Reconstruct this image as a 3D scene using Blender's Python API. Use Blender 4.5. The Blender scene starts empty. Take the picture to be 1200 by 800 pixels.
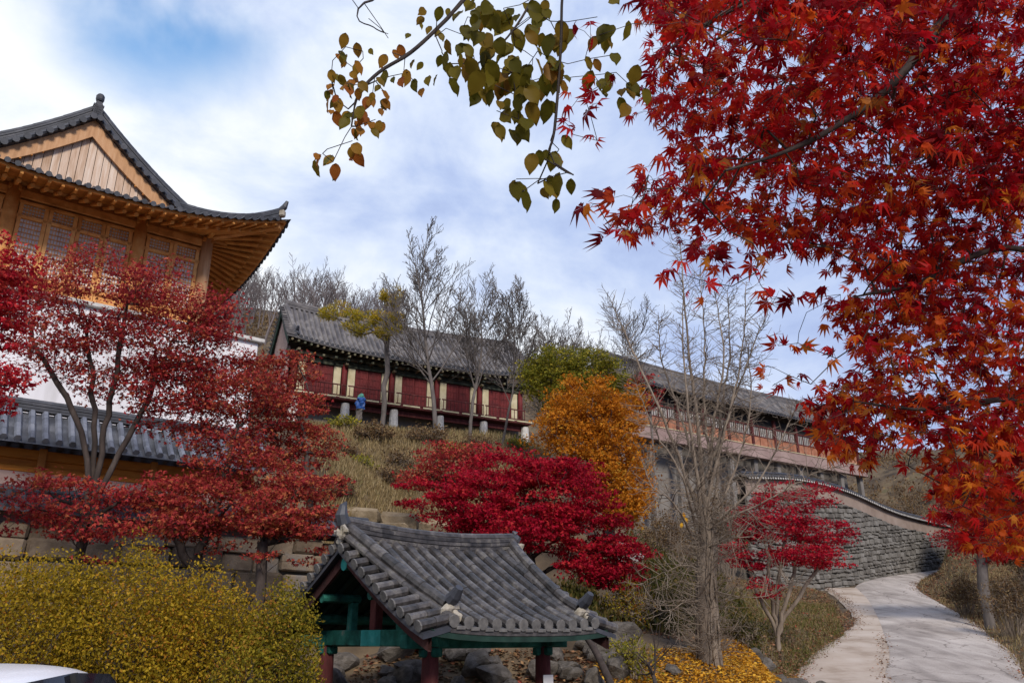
import bpy, bmesh, math, random
import numpy as np
from mathutils import Vector, Matrix

RS = np.random.RandomState(7)
random.seed(7)
sc = bpy.context.scene
R = math.radians

# ------------------------------------------------------------------ camera, sky, sun, exposure
FPX, PITCH, CAM = 950.0, R(20), np.array([0, 0, 1.7])
cd = bpy.data.cameras.new("camera")
cd.lens, cd.sensor_width = 28.5, 36.0
cd.clip_start, cd.clip_end = 0.1, 4000
cam = bpy.data.objects.new("camera", cd)
cam.location = CAM
cam.rotation_euler = (R(110), 0, 0)
sc.collection.objects.link(cam)
sc.camera = cam

SUN_EL, SUN_AZ = R(36), R(163)          # azimuth clockwise from +Y: behind the viewer, a little to the right
w = bpy.data.worlds.new("World")
sc.world = w
w.use_nodes = True
nt = w.node_tree
nt.nodes.clear()


def N(nt, typ, **kw):
    n = nt.nodes.new(typ)
    for k, v in kw.items():
        if k.startswith("i_"):
            key = k[2:]
            key = int(key) if key.isdigit() else key.replace("_", " ")
            n.inputs[key].default_value = v
        else:
            setattr(n, k, v)
    return n


def L(nt, a, b):
    nt.links.new(a, b)


def ramp(nt, stops, interp="LINEAR"):
    n = nt.nodes.new("ShaderNodeValToRGB")
    n.color_ramp.interpolation = interp
    e = n.color_ramp.elements
    while len(e) < len(stops):
        e.new(0.5)
    for i, (p, c) in enumerate(stops):
        e[i].position = p
        e[i].color = (*c, 1) if len(c) == 3 else c
    return n


def build_world():
    out = N(nt, "ShaderNodeOutputWorld")
    bg = N(nt, "ShaderNodeBackground", i_Strength=0.1)
    sky = N(nt, "ShaderNodeTexSky", sky_type="NISHITA", sun_disc=False)
    sky.sun_elevation, sky.sun_rotation = SUN_EL, SUN_AZ
    tc = N(nt, "ShaderNodeTexCoord")
    # clouds: large soft banks of white and blue-grey
    mp = N(nt, "ShaderNodeMapping")
    mp.inputs["Scale"].default_value = (1.5, 1.5, 2.2)
    mp.inputs["Location"].default_value = (0.35, 0.1, 0.2)
    L(nt, tc.outputs["Generated"], mp.inputs["Vector"])
    n1 = N(nt, "ShaderNodeTexNoise", i_Scale=2.7, i_Detail=9.0, i_Roughness=0.58, i_Distortion=0.3)
    L(nt, mp.outputs[0], n1.inputs["Vector"])
    dt = N(nt, "ShaderNodeVectorMath", operation="DOT_PRODUCT")
    dt.inputs[1].default_value = (-0.80, 0.30, -0.10)
    L(nt, tc.outputs["Generated"], dt.inputs[0])
    a = N(nt, "ShaderNodeMath", operation="MULTIPLY_ADD")
    a.inputs[1].default_value, a.inputs[2].default_value = 1.75, -0.66
    L(nt, n1.outputs["Fac"], a.inputs[0])
    b = N(nt, "ShaderNodeMath", operation="MULTIPLY_ADD")
    b.inputs[1].default_value = 1.0
    L(nt, dt.outputs["Value"], b.inputs[0])
    L(nt, a.outputs[0], b.inputs[2])
    cr = ramp(nt, [(0.0, (2.7, 3.4, 5.5)), (0.22, (3.6, 4.4, 6.4)), (0.5, (5.3, 5.95, 7.2)), (0.74, (6.9, 7.2, 7.6)), (1.0, (7.7, 7.8, 7.9))])
    L(nt, b.outputs[0], cr.inputs[0])
    # a few openings to blue sky
    n2 = N(nt, "ShaderNodeTexNoise", i_Scale=3.4, i_Detail=6.0, i_Roughness=0.5, i_Distortion=0.2)
    mp2 = N(nt, "ShaderNodeMapping")
    mp2.inputs["Location"].default_value = (2.3, 0.7, 1.1)
    L(nt, tc.outputs["Generated"], mp2.inputs["Vector"])
    L(nt, mp2.outputs[0], n2.inputs["Vector"])
    ds = N(nt, "ShaderNodeVectorMath", operation="DOT_PRODUCT")
    ds.inputs[1].default_value = Vector((-0.37, 0.655, 0.665)).normalized()
    L(nt, tc.outputs["Generated"], ds.inputs[0])
    mr = N(nt, "ShaderNodeMapRange", interpolation_type="SMOOTHSTEP")
    mr.inputs["From Min"].default_value, mr.inputs["From Max"].default_value = 0.984, 0.9995
    L(nt, ds.outputs["Value"], mr.inputs["Value"])
    mr2 = N(nt, "ShaderNodeMapRange", interpolation_type="SMOOTHSTEP")
    mr2.inputs["From Min"].default_value, mr2.inputs["From Max"].default_value = 0.34, 0.52
    L(nt, n2.outputs["Fac"], mr2.inputs["Value"])
    hol = N(nt, "ShaderNodeMath", operation="MULTIPLY")
    L(nt, mr.outputs[0], hol.inputs[0])
    L(nt, mr2.outputs[0], hol.inputs[1])
    sk = N(nt, "ShaderNodeVectorMath", operation="MULTIPLY")
    sk.inputs[1].default_value = (1.1, 1.75, 2.0)
    L(nt, sky.outputs[0], sk.inputs[0])
    mx = N(nt, "ShaderNodeMix", data_type="RGBA")
    L(nt, hol.outputs[0], mx.inputs["Factor"])
    L(nt, cr.outputs[0], mx.inputs["A"])
    L(nt, sk.outputs[0], mx.inputs["B"])
    L(nt, mx.outputs["Result"], bg.inputs["Color"])
    L(nt, bg.outputs[0], out.inputs["Surface"])


build_world()
sd = bpy.data.lights.new("sun", "SUN")
sd.energy, sd.angle, sd.color = 2.4, R(14), (1.0, 0.92, 0.82)
sun = bpy.data.objects.new("sun", sd)
sdir = Vector((math.sin(SUN_AZ) * math.cos(SUN_EL), math.cos(SUN_AZ) * math.cos(SUN_EL), math.sin(SUN_EL)))
sun.rotation_euler = sdir.to_track_quat("Z", "Y").to_euler()
sun.location = (0, 0, 60)
sc.collection.objects.link(sun)
sc.view_settings.view_transform = "Standard"
sc.view_settings.look = "None"
sc.view_settings.exposure = 0.52
sc.view_settings.gamma = 1.0
sc.cycles.max_bounces = 6
sc.cycles.diffuse_bounces = 3
sc.cycles.glossy_bounces = 2
sc.cycles.transmission_bounces = 3


# ------------------------------------------------------------------ geometry helpers
def ray(px, py):
    u, v = (px - 600) / FPX, -(py - 400) / FPX
    return np.array([u, math.cos(PITCH) - v * math.sin(PITCH), math.sin(PITCH) + v * math.cos(PITCH)])


def P(px, py, Y):
    d = ray(px, py)
    return CAM + d * (Y / d[1])


def mpp(px, py, Y):                      # metres per photo pixel at that spot
    return (Y / ray(px, py)[1]) / FPX


def rot2(a):
    return np.array([[math.cos(a), -math.sin(a), 0], [math.sin(a), math.cos(a), 0], [0, 0, 1]])


def unit(v):
    return v / (np.linalg.norm(v, axis=-1, keepdims=True) + 1e-12)


class MB:
    """collects vertex / face arrays and links them as ONE mesh object"""

    def __init__(s):
        s.V, s.F, s.n = [], [], 0

    def add(s, V, F, mi=0):
        V = np.asarray(V, float).reshape(-1, 3)
        F = np.asarray(F, int)
        if len(F) == 0:
            return
        s.V.append(V)
        s.F.append((F + s.n, mi))
        s.n += len(V)

    def box(s, c, size, rz=0, b=0.0, mi=0, jit=0.0, M=None):
        h = np.array(size, float) / 2
        if b <= 0:
            sg = np.array([[x, y, z] for x in (-1, 1) for y in (-1, 1) for z in (-1, 1)], float)
            V = sg * h
            F = [[0, 1, 3, 2], [4, 6, 7, 5], [0, 4, 5, 1], [2, 3, 7, 6], [0, 2, 6, 4], [1, 5, 7, 3]]
            V = V @ (M if M is not None else rot2(rz)).T + np.array(c)
            s.add(V, F, mi)
            return
        b = min(b, h.min() * 0.9)
        V = []
        idx = {}
        for x in (-1, 1):
            for y in (-1, 1):
                for z in (-1, 1):
                    sg = np.array([x, y, z], float)
                    for a in range(3):
                        q = sg * (h - b)
                        q[a] = sg[a] * h[a]
                        idx[(x, y, z, a)] = len(V)
                        V.append(q)
        V = np.array(V)
        if jit:
            V += RS.uniform(-jit, jit, V.shape)
        Q, T = [], []
        for a in range(3):
            o = [k for k in range(3) if k != a]
            for sa in (-1, 1):
                q = []
                for (p, r) in ((-1, -1), (1, -1), (1, 1), (-1, 1)):
                    k = [0, 0, 0]
                    k[a], k[o[0]], k[o[1]] = sa, p, r
                    q.append(idx[(*k, a)])
                flip = (sa < 0) ^ (a == 1)
                Q.append(q[::-1] if flip else q)
        for a in range(3):
            o = [k for k in range(3) if k != a]
            for p in (-1, 1):
                for r in (-1, 1):
                    k0, k1 = [0, 0, 0], [0, 0, 0]
                    k0[a], k1[a] = -1, 1
                    k0[o[0]] = k1[o[0]] = p
                    k0[o[1]] = k1[o[1]] = r
                    Q.append([idx[(*k0, o[0])], idx[(*k1, o[0])], idx[(*k1, o[1])], idx[(*k0, o[1])]])
        for x in (-1, 1):
            for y in (-1, 1):
                for z in (-1, 1):
                    T.append([idx[(x, y, z, 0)], idx[(x, y, z, 1)], idx[(x, y, z, 2)]])
        V = V @ (M if M is not None else rot2(rz)).T + np.array(c)
        n0 = s.n
        s.V.append(V)
        s.F.append((np.array(Q) + n0, mi))
        s.F.append((np.array(T) + n0, mi))
        s.n += len(V)

    def beam(s, a, b, wd, ht, mi=0, bev=0.0):
        """rectangular timber from a to b"""
        a, b = np.array(a, float), np.array(b, float)
        d = b - a
        ln = np.linalg.norm(d)
        x = d / ln
        y = np.cross([0, 0, 1.0], x)
        if np.linalg.norm(y) < 1e-3:
            y = np.array([0, 1.0, 0])
        y = unit(y)
        z = np.cross(x, y)
        s.box((a + b) / 2, (ln, wd, ht), b=bev, mi=mi, M=np.array([x, y, z]).T)

    def tube(s, pts, rad, n=6, mi=0, cap=True, flat=None):
        pts = np.asarray(pts, float)
        m = len(pts)
        rad = np.broadcast_to(np.asarray(rad, float), (m,))
        t = unit(np.gradient(pts, axis=0))
        ref = np.array([0.0, 0, 1]) if abs(t[:, 2]).mean() < 0.8 else np.array([1.0, 0, 0])
        u = unit(np.cross(t, ref))
        v = np.cross(t, u)
        if flat is None:
            an = np.arange(n) * 2 * math.pi / n
            closed = True
        else:
            an = np.linspace(flat[0], flat[1], n)
            closed = False
        V = pts[:, None, :] + rad[:, None, None] * (np.cos(an)[None, :, None] * u[:, None, :] + np.sin(an)[None, :, None] * v[:, None, :])
        i = np.arange(m - 1)[:, None]
        k = n if closed else n - 1
        j = np.arange(k)[None, :]
        j2 = (j + 1) % n
        F = np.stack([i * n + j, i * n + j2, (i + 1) * n + j2, (i + 1) * n + j], -1).reshape(-1, 4)
        n0 = s.n
        s.V.append(V.reshape(-1, 3))
        s.F.append((F + n0, mi))
        s.n += m * n
        if cap and closed:
            s.F.append((np.array([list(range(n))]) + n0, mi))
            s.F.append((np.array([[(m - 1) * n + q for q in range(n)][::-1]]) + n0, mi))

    def disc(s, c, nrm, r, n=8, mi=0, th=0.02):
        nrm = unit(np.array(nrm, float))
        c = np.array(c, float)
        s.tube([c, c + nrm * th], [r, r], n, mi)

    def grid(s, G, mi=0, flip=False):
        G = np.asarray(G, float)
        a, b = G.shape[:2]
        i = np.arange(a - 1)[:, None]
        j = np.arange(b - 1)[None, :]
        F = np.stack([i * b + j, (i + 1) * b + j, (i + 1) * b + j + 1, i * b + j + 1], -1).reshape(-1, 4)
        if flip:
            F = F[:, ::-1]
        s.add(G.reshape(-1, 3), F, mi)

    def lathe(s, prof, c=(0, 0, 0), n=12, mi=0):
        an = np.arange(n) * 2 * math.pi / n
        V = np.array([[r * math.cos(a), r * math.sin(a), z] for (r, z) in prof for a in an]) + np.array(c)
        m = len(prof)
        F = [[i * n + j, i * n + (j + 1) % n, (i + 1) * n + (j + 1) % n, (i + 1) * n + j] for i in range(m - 1) for j in range(n)]
        n0 = s.n
        s.V.append(V)
        s.F.append((np.array(F) + n0, mi))
        s.F.append((np.array([list(range(n))[::-1]]) + n0, mi))
        s.F.append((np.array([[(m - 1) * n + q for q in range(n)]]) + n0, mi))
        s.n += len(V)

    def mesh(s, name, mats, smooth=False):
        me = bpy.data.meshes.new(name)
        V = np.concatenate(s.V) if s.V else np.zeros((0, 3))
        me.vertices.add(len(V))
        me.vertices.foreach_set("co", V.astype(np.float32).ravel())
        tot = np.concatenate([np.full(len(f), f.shape[1]) for f, _ in s.F])
        mi = np.concatenate([np.full(len(f), m) for f, m in s.F])
        lv = np.concatenate([f.ravel() for f, _ in s.F])
        me.loops.add(len(lv))
        me.loops.foreach_set("vertex_index", lv.astype(np.int32))
        me.polygons.add(len(tot))
        st = np.concatenate([[0], np.cumsum(tot)[:-1]])
        me.polygons.foreach_set("loop_start", st.astype(np.int32))
        me.polygons.foreach_set("loop_total", tot.astype(np.int32))
        me.polygons.foreach_set("material_index", mi.astype(np.int32))
        me.polygons.foreach_set("use_smooth", np.full(len(tot), smooth))
        for m in (mats if isinstance(mats, (list, tuple)) else [mats]):
            me.materials.append(m)
        me.update(calc_edges=True)
        me.validate()
        return me

    def build(s, name, mats, parent=None, smooth=False, loc=None, rz=0):
        o = bpy.data.objects.new(name, s.mesh(name, mats, smooth))
        sc.collection.objects.link(o)
        if parent is not None:
            o.parent = parent
        if loc is not None:
            o.location = loc
            o.rotation_euler = (0, 0, rz)
        return o


def tag(o, label=None, cat=None, group=None, kind=None):
    if label:
        o["label"] = label
    if cat:
        o["category"] = cat
    if group:
        o["group"] = group
    if kind:
        o["kind"] = kind
    return o


def thing(name, label, cat, loc=(0, 0, 0), rz=0, group=None):
    o = bpy.data.objects.new(name, None)
    o.empty_display_size = 0.3
    sc.collection.objects.link(o)
    o.location = loc
    o.rotation_euler = (0, 0, rz)
    return tag(o, label, cat, group)


def copy_tree(o, parent=None):
    c = o.copy()
    sc.collection.objects.link(c)
    c.parent = parent
    for ch in list(o.children):
        copy_tree(ch, c)
    return c


# ------------------------------------------------------------------ materials
def lin(r, g, b):
    return tuple(((x / 255) / 12.92 if x / 255 <= 0.04045 else ((x / 255 + 0.055) / 1.055) ** 2.4) for x in (r, g, b))


def mat(name, stops, scale=6.0, rough=0.8, bump=0.3, bscale=None, detail=6.0, dist=0.0, stretch=(1, 1, 1), spec=0.3, island=0.0, bdist=0.02):
    """noise-driven colour ramp + bump; island adds a per-piece shift along the ramp"""
    m = bpy.data.materials.new(name)
    m.use_nodes = True
    t = m.node_tree
    bs = t.nodes["Principled BSDF"]
    bs.inputs["Roughness"].default_value = rough
    bs.inputs["Specular IOR Level"].default_value = spec
    tc = N(t, "ShaderNodeTexCoord")
    mp = N(t, "ShaderNodeMapping")
    mp.inputs["Scale"].default_value = stretch
    L(t, tc.outputs["Object"], mp.inputs["Vector"])
    n = N(t, "ShaderNodeTexNoise", i_Scale=scale, i_Detail=detail, i_Roughness=0.6, i_Distortion=dist)
    L(t, mp.outputs[0], n.inputs["Vector"])
    fac = n.outputs["Fac"]
    if island:
        g = N(t, "ShaderNodeNewGeometry")
        a = N(t, "ShaderNodeMath", operation="SUBTRACT")
        a.inputs[1].default_value = 0.5
        L(t, g.outputs["Random Per Island"], a.inputs[0])
        b = N(t, "ShaderNodeMath", operation="MULTIPLY_ADD")
        b.inputs[1].default_value = island
        L(t, a.outputs[0], b.inputs[0])
        L(t, fac, b.inputs[2])
        fac = b.outputs[0]
    cr = ramp(t, stops)
    L(t, fac, cr.inputs[0])
    L(t, cr.outputs[0], bs.inputs["Base Color"])
    if bump:
        n2 = N(t, "ShaderNodeTexNoise", i_Scale=bscale or scale * 3, i_Detail=8.0, i_Roughness=0.65)
        L(t, mp.outputs[0], n2.inputs["Vector"])
        bp = N(t, "ShaderNodeBump", i_Strength=bump, i_Distance=bdist)
        L(t, n2.outputs["Fac"], bp.inputs["Height"])
        L(t, bp.outputs[0], bs.inputs["Normal"])
    return m


def leaf_mat(name, stops, trans=0.45, rough=0.55, nscale=0.8, namp=0.5, spec=0.10):
    m = bpy.data.materials.new(name)
    m.use_nodes = True
    t = m.node_tree
    bs = t.nodes["Principled BSDF"]
    out = t.nodes["Material Output"]
    bs.inputs["Roughness"].default_value = rough
    bs.inputs["Specular IOR Level"].default_value = spec
    g = N(t, "ShaderNodeNewGeometry")
    n = N(t, "ShaderNodeTexNoise", i_Scale=nscale, i_Detail=3.0)
    L(t, g.outputs["Position"], n.inputs["Vector"])
    a = N(t, "ShaderNodeMath", operation="MULTIPLY_ADD")
    a.inputs[1].default_value, a.inputs[2].default_value = namp * 2, -namp
    L(t, n.outputs["Fac"], a.inputs[0])
    b = N(t, "ShaderNodeMath", operation="ADD")
    L(t, a.outputs[0], b.inputs[0])
    L(t, g.outputs["Random Per Island"], b.inputs[1])
    cr = ramp(t, stops)
    L(t, b.outputs[0], cr.inputs[0])
    L(t, cr.outputs[0], bs.inputs["Base Color"])
    tr = N(t, "ShaderNodeBsdfTranslucent")
    L(t, cr.outputs[0], tr.inputs["Color"])
    mx = N(t, "ShaderNodeMixShader")
    mx.inputs[0].default_value = trans
    L(t, bs.outputs[0], mx.inputs[1])
    L(t, tr.outputs[0], mx.inputs[2])
    L(t, mx.outputs[0], out.inputs["Surface"])
    return m


M = {}
M["soil"] = mat("soil", [(0.3, (.035, .024, .016)), (0.48, (.085, .06, .036)), (0.6, (.14, .10, .058)), (0.72, (.075, .07, .032))], 0.6, 0.95, 0.6, 6)
M["road"] = None
M["shoulder"] = mat("shoulder_dirt", [(0.3, (.25, .185, .13)), (0.5, (.42, .345, .28)), (0.75, (.50, .43, .365))], 0.7, 0.95, 0.5, 14, detail=9)
M["tile"] = mat("roof_tile", [(0.25, (.015, .013, .012)), (0.45, (.040, .035, .033)), (0.60, (.072, .064, .061)), (0.70, (.125, .112, .10)), (0.78, (.05, .046, .03))], 7, 0.42, 0.5, 24, island=0.3, spec=0.5)
M["tile_dark"] = mat("roof_tile_dark", [(0.25, (.018, .02, .026)), (0.6, (.045, .048, .06)), (0.8, (.08, .08, .09))], 3, 0.55, 0.2, 14, island=0.25, spec=0.45)
M["tile_blue"] = mat("new_blue_grey_tile", [(0.25, (.07, .075, .09)), (0.5, (.13, .14, .17)), (0.75, (.2, .21, .24))], 3, 0.5, 0.25, 14, island=0.3, spec=0.5)
M["tile_far"] = mat("roof_tile_weathered", [(0.25, (.07, .065, .07)), (0.55, (.135, .125, .125)), (0.8, (.22, .2, .19))], 1.6, 0.7, 0.3, 9, island=0.4)
M["tile_end"] = mat("tile_end", [(0.3, (.07, .067, .066)), (0.7, (.18, .17, .16))], 9, 0.8, 0.4)
M["mortar"] = mat("lime_mortar", [(0.3, (.20, .17, .12)), (0.7, (.46, .42, .36))], 8, 0.9, 0.5)
M["wood"] = mat("fresh_timber", [(0.25, (.34, .125, .03)), (0.5, (.60, .255, .07)), (0.68, (.68, .35, .12)), (0.8, (.46, .2, .06))], 3, 0.6, 0.25, 14, stretch=(1, 1, 1), island=0.2)
M["wood_pale"] = mat("pale_timber", [(0.25, (.32, .16, .07)), (0.55, (.50, .27, .13)), (0.8, (.60, .38, .22))], 2.5, 0.65, 0.25, 12, stretch=(3, 3, .4), island=0.25)
M["wood_plank"] = mat("weathered_planks", [(0.25, (.36, .22, .13)), (0.5, (.56, .40, .29)), (0.75, (.70, .58, .48))], 2.5, 0.7, 0.3, 12, stretch=(5, 5, .35), island=0.3)
M["wood_under"] = mat("eaves_timber", [(0.25, (.28, .10, .02)), (0.55, (.52, .21, .045)), (0.8, (.62, .30, .08))], 3, 0.7, 0.2, 14, island=0.25)
M["orange_wood"] = mat("orange_timber", [(0.25, (.25, .075, .01)), (0.55, (.46, .16, .015)), (0.8, (.55, .22, .03))], 1.2, 0.6, 0.2, 12, stretch=(1, 1, 4))
M["red_paint"] = mat("red_painted_timber", [(0.3, (.035, .012, .011)), (0.5, (.095, .02, .02)), (0.66, (.13, .04, .035)), (0.74, (.19, .13, .10))], 3.5, 0.85, 0.4, 24, stretch=(2, 2, .5))
M["old_red"] = mat("old_red_board", [(0.3, (.025, .011, .010)), (0.55, (.05, .016, .015)), (0.75, (.09, .045, .036))], 3, 0.9, 0.4, 20)
M["red_door"] = mat("red_door_paint", [(0.25, (.06, .008, .009)), (0.55, (.13, .014, .015)), (0.85, (.18, .035, .03))], 2, 0.7, 0.25, 12)
M["green_paint"] = mat("green_painted_timber", [(0.3, (.006, .035, .026)), (0.5, (.010, .10, .075)), (0.64, (.03, .16, .125)), (0.74, (.16, .20, .16))], 4, 0.85, 0.4, 24)
M["teal_paint"] = mat("turquoise_paint", [(0.25, (.015, .18, .16)), (0.55, (.03, .30, .27)), (0.85, (.12, .42, .38))], 6, 0.65, 0.2, 20)
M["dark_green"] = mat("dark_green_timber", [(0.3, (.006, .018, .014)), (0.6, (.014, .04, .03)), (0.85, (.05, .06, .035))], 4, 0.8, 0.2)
M["bracket"] = mat("eaves_paintwork", [(0.3, (.03, .036, .026)), (0.5, (.10, .105, .07)), (0.65, (.20, .165, .10)), (0.8, (.08, .055, .04))], 2.2, 0.8, 0.2, island=0.8)
M["cream"] = mat("cream_plaster", [(0.3, (.40, .34, .2)), (0.7, (.58, .52, .36))], 2, 0.9, 0.2)
M["white_wall"] = mat("white_plaster", [(0.25, (.50, .48, .47)), (0.45, (.70, .68, .69)), (0.7, (.80, .78, .79))], 0.9, 0.9, 0.15, stretch=(1.6, 1.6, .22))
M["pink_wall"] = mat("pink_plaster", [(0.3, (.25, .17, .155)), (0.7, (.36, .26, .235))], 0.9, 0.9, 0.25)
M["orange_plaster"] = mat("orange_plaster", [(0.3, (.21, .155, .125)), (0.7, (.33, .26, .22))], 0.8, 0.9, 0.3)
M["grey_wall"] = mat("grey_plaster", [(0.3, (.15, .135, .125)), (0.7, (.24, .22, .2))], 0.8, 0.9, 0.25)
M["dark"] = mat("shaded_void", [(0.3, (.012, .01, .01)), (0.7, (.03, .026, .024))], 2, 0.9, 0)  # near-black colour for painted shade under eaves and below the floor, also dark lattice
M["lattice_paper"] = mat("window_paper", [(0.3, (.70, .69, .72)), (0.7, (.84, .83, .86))], 3, 0.9, 0.1)
M["old_paper"] = mat("aged_window_paper", [(0.3, (.26, .235, .22)), (0.7, (.42, .39, .37))], 1.2, 0.9, 0.1)
M["orange_panel"] = mat("terracotta_panel", [(0.25, (.20, .075, .042)), (0.5, (.34, .14, .08)), (0.75, (.44, .22, .14))], 1.5, 0.85, 0.2)
M["stone"] = mat("wall_stone", [(0.22, (.07, .052, .034)), (0.42, (.15, .11, .075)), (0.58, (.23, .175, .12)), (0.8, (.17, .16, .15))], 1.6, 0.9, 0.8, 9, island=0.45, bdist=0.04)
M["step_stone"] = mat("tan_step_stone", [(0.25, (.08, .06, .034)), (0.45, (.19, .145, .09)), (0.62, (.28, .22, .145)), (0.78, (.12, .10, .05))], 1.7, 0.9, 0.8, 9, bdist=.05)
M["stone_grey"] = mat("grey_wall_stone", [(0.22, (.085, .077, .067)), (0.42, (.135, .124, .11)), (0.6, (.175, .163, .146)), (0.8, (.22, .207, .188))], 1.1, 0.9, 0.7, 6, island=0.4, bdist=0.05)
M["joint"] = mat("wall_joint", [(0.3, (.075, .07, .058)), (0.7, (.14, .13, .11))], 3, 0.95, 0.4)
M["boulder"] = mat("boulder_rock", [(0.25, (.04, .034, .028)), (0.5, (.10, .086, .072)), (0.68, (.16, .14, .12)), (0.8, (.07, .075, .035))], 2.2, 0.9, 0.7, 8, bdist=0.05)
M["pale_stone"] = mat("pale_granite", [(0.3, (.42, .40, .37)), (0.7, (.62, .60, .56))], 5, 0.8, 0.3)
M["bark"] = mat("maple_bark", [(0.3, (.022, .016, .014)), (0.6, (.06, .045, .038)), (0.8, (.11, .09, .08))], 6, 0.9, 0.6, 20, stretch=(1, 1, .3))
M["bark_grey"] = mat("grey_bark", [(0.3, (.07, .06, .055)), (0.6, (.14, .12, .11)), (0.8, (.22, .2, .185))], 5, 0.9, 0.5, 18, stretch=(1, 1, .3))
M["bark_pale"] = mat("pale_twig_bark", [(0.3, (.12, .09, .068)), (0.6, (.24, .19, .145)), (0.8, (.37, .31, .25))], 4, 0.9, 0.6, 16, stretch=(1, 1, .25))
M["bark_hill"] = mat("hill_tree_bark", [(0.3, (.09, .075, .075)), (0.7, (.19, .16, .155))], 2, 0.9, 0.0)
M["lf_front"] = leaf_mat("scarlet_leaf", [(0.0, (.13, .002, .007)), (0.35, (.36, .005, .012)), (0.7, (.54, .014, .012)), (0.92, (.60, .06, .012)), (1.0, (.34, .05, .02))], 0.58, 0.5, 0.55, 0.9)
M["lf_front_warm"] = leaf_mat("orange_red_leaf", [(0.0, (.30, .012, .008)), (0.35, (.52, .04, .012)), (0.65, (.64, .12, .014)), (0.9, (.66, .22, .022)), (1.0, (.40, .14, .03))], 0.58, 0.5, 0.8, 0.6)
M["lf_olive"] = leaf_mat("olive_leaf", [(0.0, (.09, .08, .008)), (0.5, (.18, .14, .014)), (0.8, (.22, .13, .016)), (1.0, (.24, .09, .016))], 0.5, 0.45, 1.0, 0.35)
M["lf_brown"] = leaf_mat("russet_leaf", [(0.0, (.30, .17, .02)), (0.5, (.34, .13, .02)), (1.0, (.30, .075, .015))], 0.5, 0.5, 1.0, 0.3)
M["lf_left"] = leaf_mat("dull_red_leaf", [(0.0, (.16, .014, .022)), (0.4, (.36, .027, .034)), (0.7, (.45, .055, .045)), (0.93, (.48, .13, .055)), (1.0, (.26, .09, .04))], 0.35, 0.55, 0.9, 0.4)
M["lf_left2"] = leaf_mat("brick_red_leaf", [(0.0, (.15, .015, .020)), (0.4, (.35, .033, .034)), (0.7, (.44, .07, .044)), (0.93, (.47, .17, .06)), (1.0, (.26, .10, .045))], 0.35, 0.55, 0.9, 0.4)
M["lf_crimson"] = leaf_mat("crimson_leaf", [(0.0, (.20, .003, .014)), (0.45, (.36, .005, .024)), (0.8, (.47, .012, .03)), (1.0, (.50, .04, .035))], 0.35, 0.5, 0.9, 0.35)
M["lf_bright"] = leaf_mat("bright_red_leaf", [(0.0, (.24, .006, .018)), (0.5, (.48, .014, .030)), (1.0, (.58, .07, .05))], 0.35, 0.5, 0.9, 0.3)
M["lf_orange"] = leaf_mat("orange_leaf", [(0.0, (.36, .125, .012)), (0.45, (.52, .19, .014)), (0.75, (.60, .21, .014)), (1.0, (.50, .28, .035))], 0.35, 0.55, 0.5, 0.6)
M["lf_green"] = leaf_mat("yellow_green_leaf", [(0.0, (.10, .11, .014)), (0.5, (.22, .21, .024)), (1.0, (.40, .31, .035))], 0.35, 0.55, 0.6, 0.4)
M["lf_hedge"] = leaf_mat("mustard_leaf", [(0.0, (.13, .095, .010)), (0.3, (.25, .175, .013)), (0.6, (.37, .25, .016)), (0.85, (.46, .29, .022)), (1.0, (.38, .15, .02))], 0.35, 0.55, 0.7, 0.45)
M["lf_hedge2"] = leaf_mat("olive_shrub_leaf", [(0.0, (.10, .09, .010)), (0.4, (.22, .18, .016)), (0.75, (.34, .25, .022)), (1.0, (.32, .13, .025))], 0.35, 0.55, 0.9, 0.5)
M["lf_dry"] = leaf_mat("dry_brush_leaf", [(0.0, (.07, .04, .02)), (0.5, (.17, .10, .05)), (1.0, (.27, .19, .09))], 0.25, 0.7, 0.7, 0.4)
M["lf_bank"] = leaf_mat("bank_shrub_leaf", [(0.0, (.025, .03, .008)), (0.5, (.07, .07, .016)), (1.0, (.15, .10, .03))], 0.3, 0.6, 0.8, 0.4)
M["lf_pine"] = leaf_mat("pine_needle", [(0.0, (.16, .15, .01)), (0.5, (.40, .32, .016)), (1.0, (.48, .28, .025))], 0.2, 0.6, 0.5, 0.5)
M["litter_gold"] = leaf_mat("golden_litter", [(0.0, (.32, .13, .012)), (0.5, (.60, .28, .02)), (0.85, (.70, .42, .05)), (1.0, (.32, .17, .06))], 0.2, 0.6, 0.5, 0.3)
M["litter_brown"] = leaf_mat("brown_litter", [(0.0, (.10, .05, .025)), (0.5, (.23, .13, .07)), (0.8, (.33, .2, .10)), (1.0, (.30, .06, .04))], 0.2, 0.7, 0.4, 0.3)
M["grass"] = leaf_mat("bank_grass", [(0.0, (.045, .06, .012)), (0.5, (.12, .125, .025)), (1.0, (.25, .2, .07))], 0.3, 0.6, 0.35, 0.6)
M["grass_dry"] = leaf_mat("dry_grass", [(0.0, (.16, .115, .05)), (0.5, (.33, .24, .115)), (0.85, (.44, .34, .19)), (1.0, (.15, .14, .045))], 0.3, 0.7, 0.35, 0.5)
M["car_paint"] = mat("white_car_paint", [(0.3, (.74, .74, .77)), (0.7, (.80, .80, .83))], 0.5, 0.2, 0, spec=0.5)
M["car_glass"] = mat("tinted_car_glass", [(0.3, (.012, .013, .018)), (0.7, (.02, .02, .026))], 1, 0.05, 0, spec=0.6)
M["rubber"] = mat("black_rubber", [(0.3, (.014, .014, .014)), (0.7, (.028, .028, .028))], 4, 0.8, 0.1)
M["rim"] = mat("wheel_alloy", [(0.3, (.35, .35, .36)), (0.7, (.45, .45, .46))], 3, 0.35, 0, spec=0.5)
M["lamp_red"] = mat("tail_lamp_red", [(0.3, (.25, .01, .01)), (0.7, (.35, .02, .02))], 3, 0.2, 0)
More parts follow.
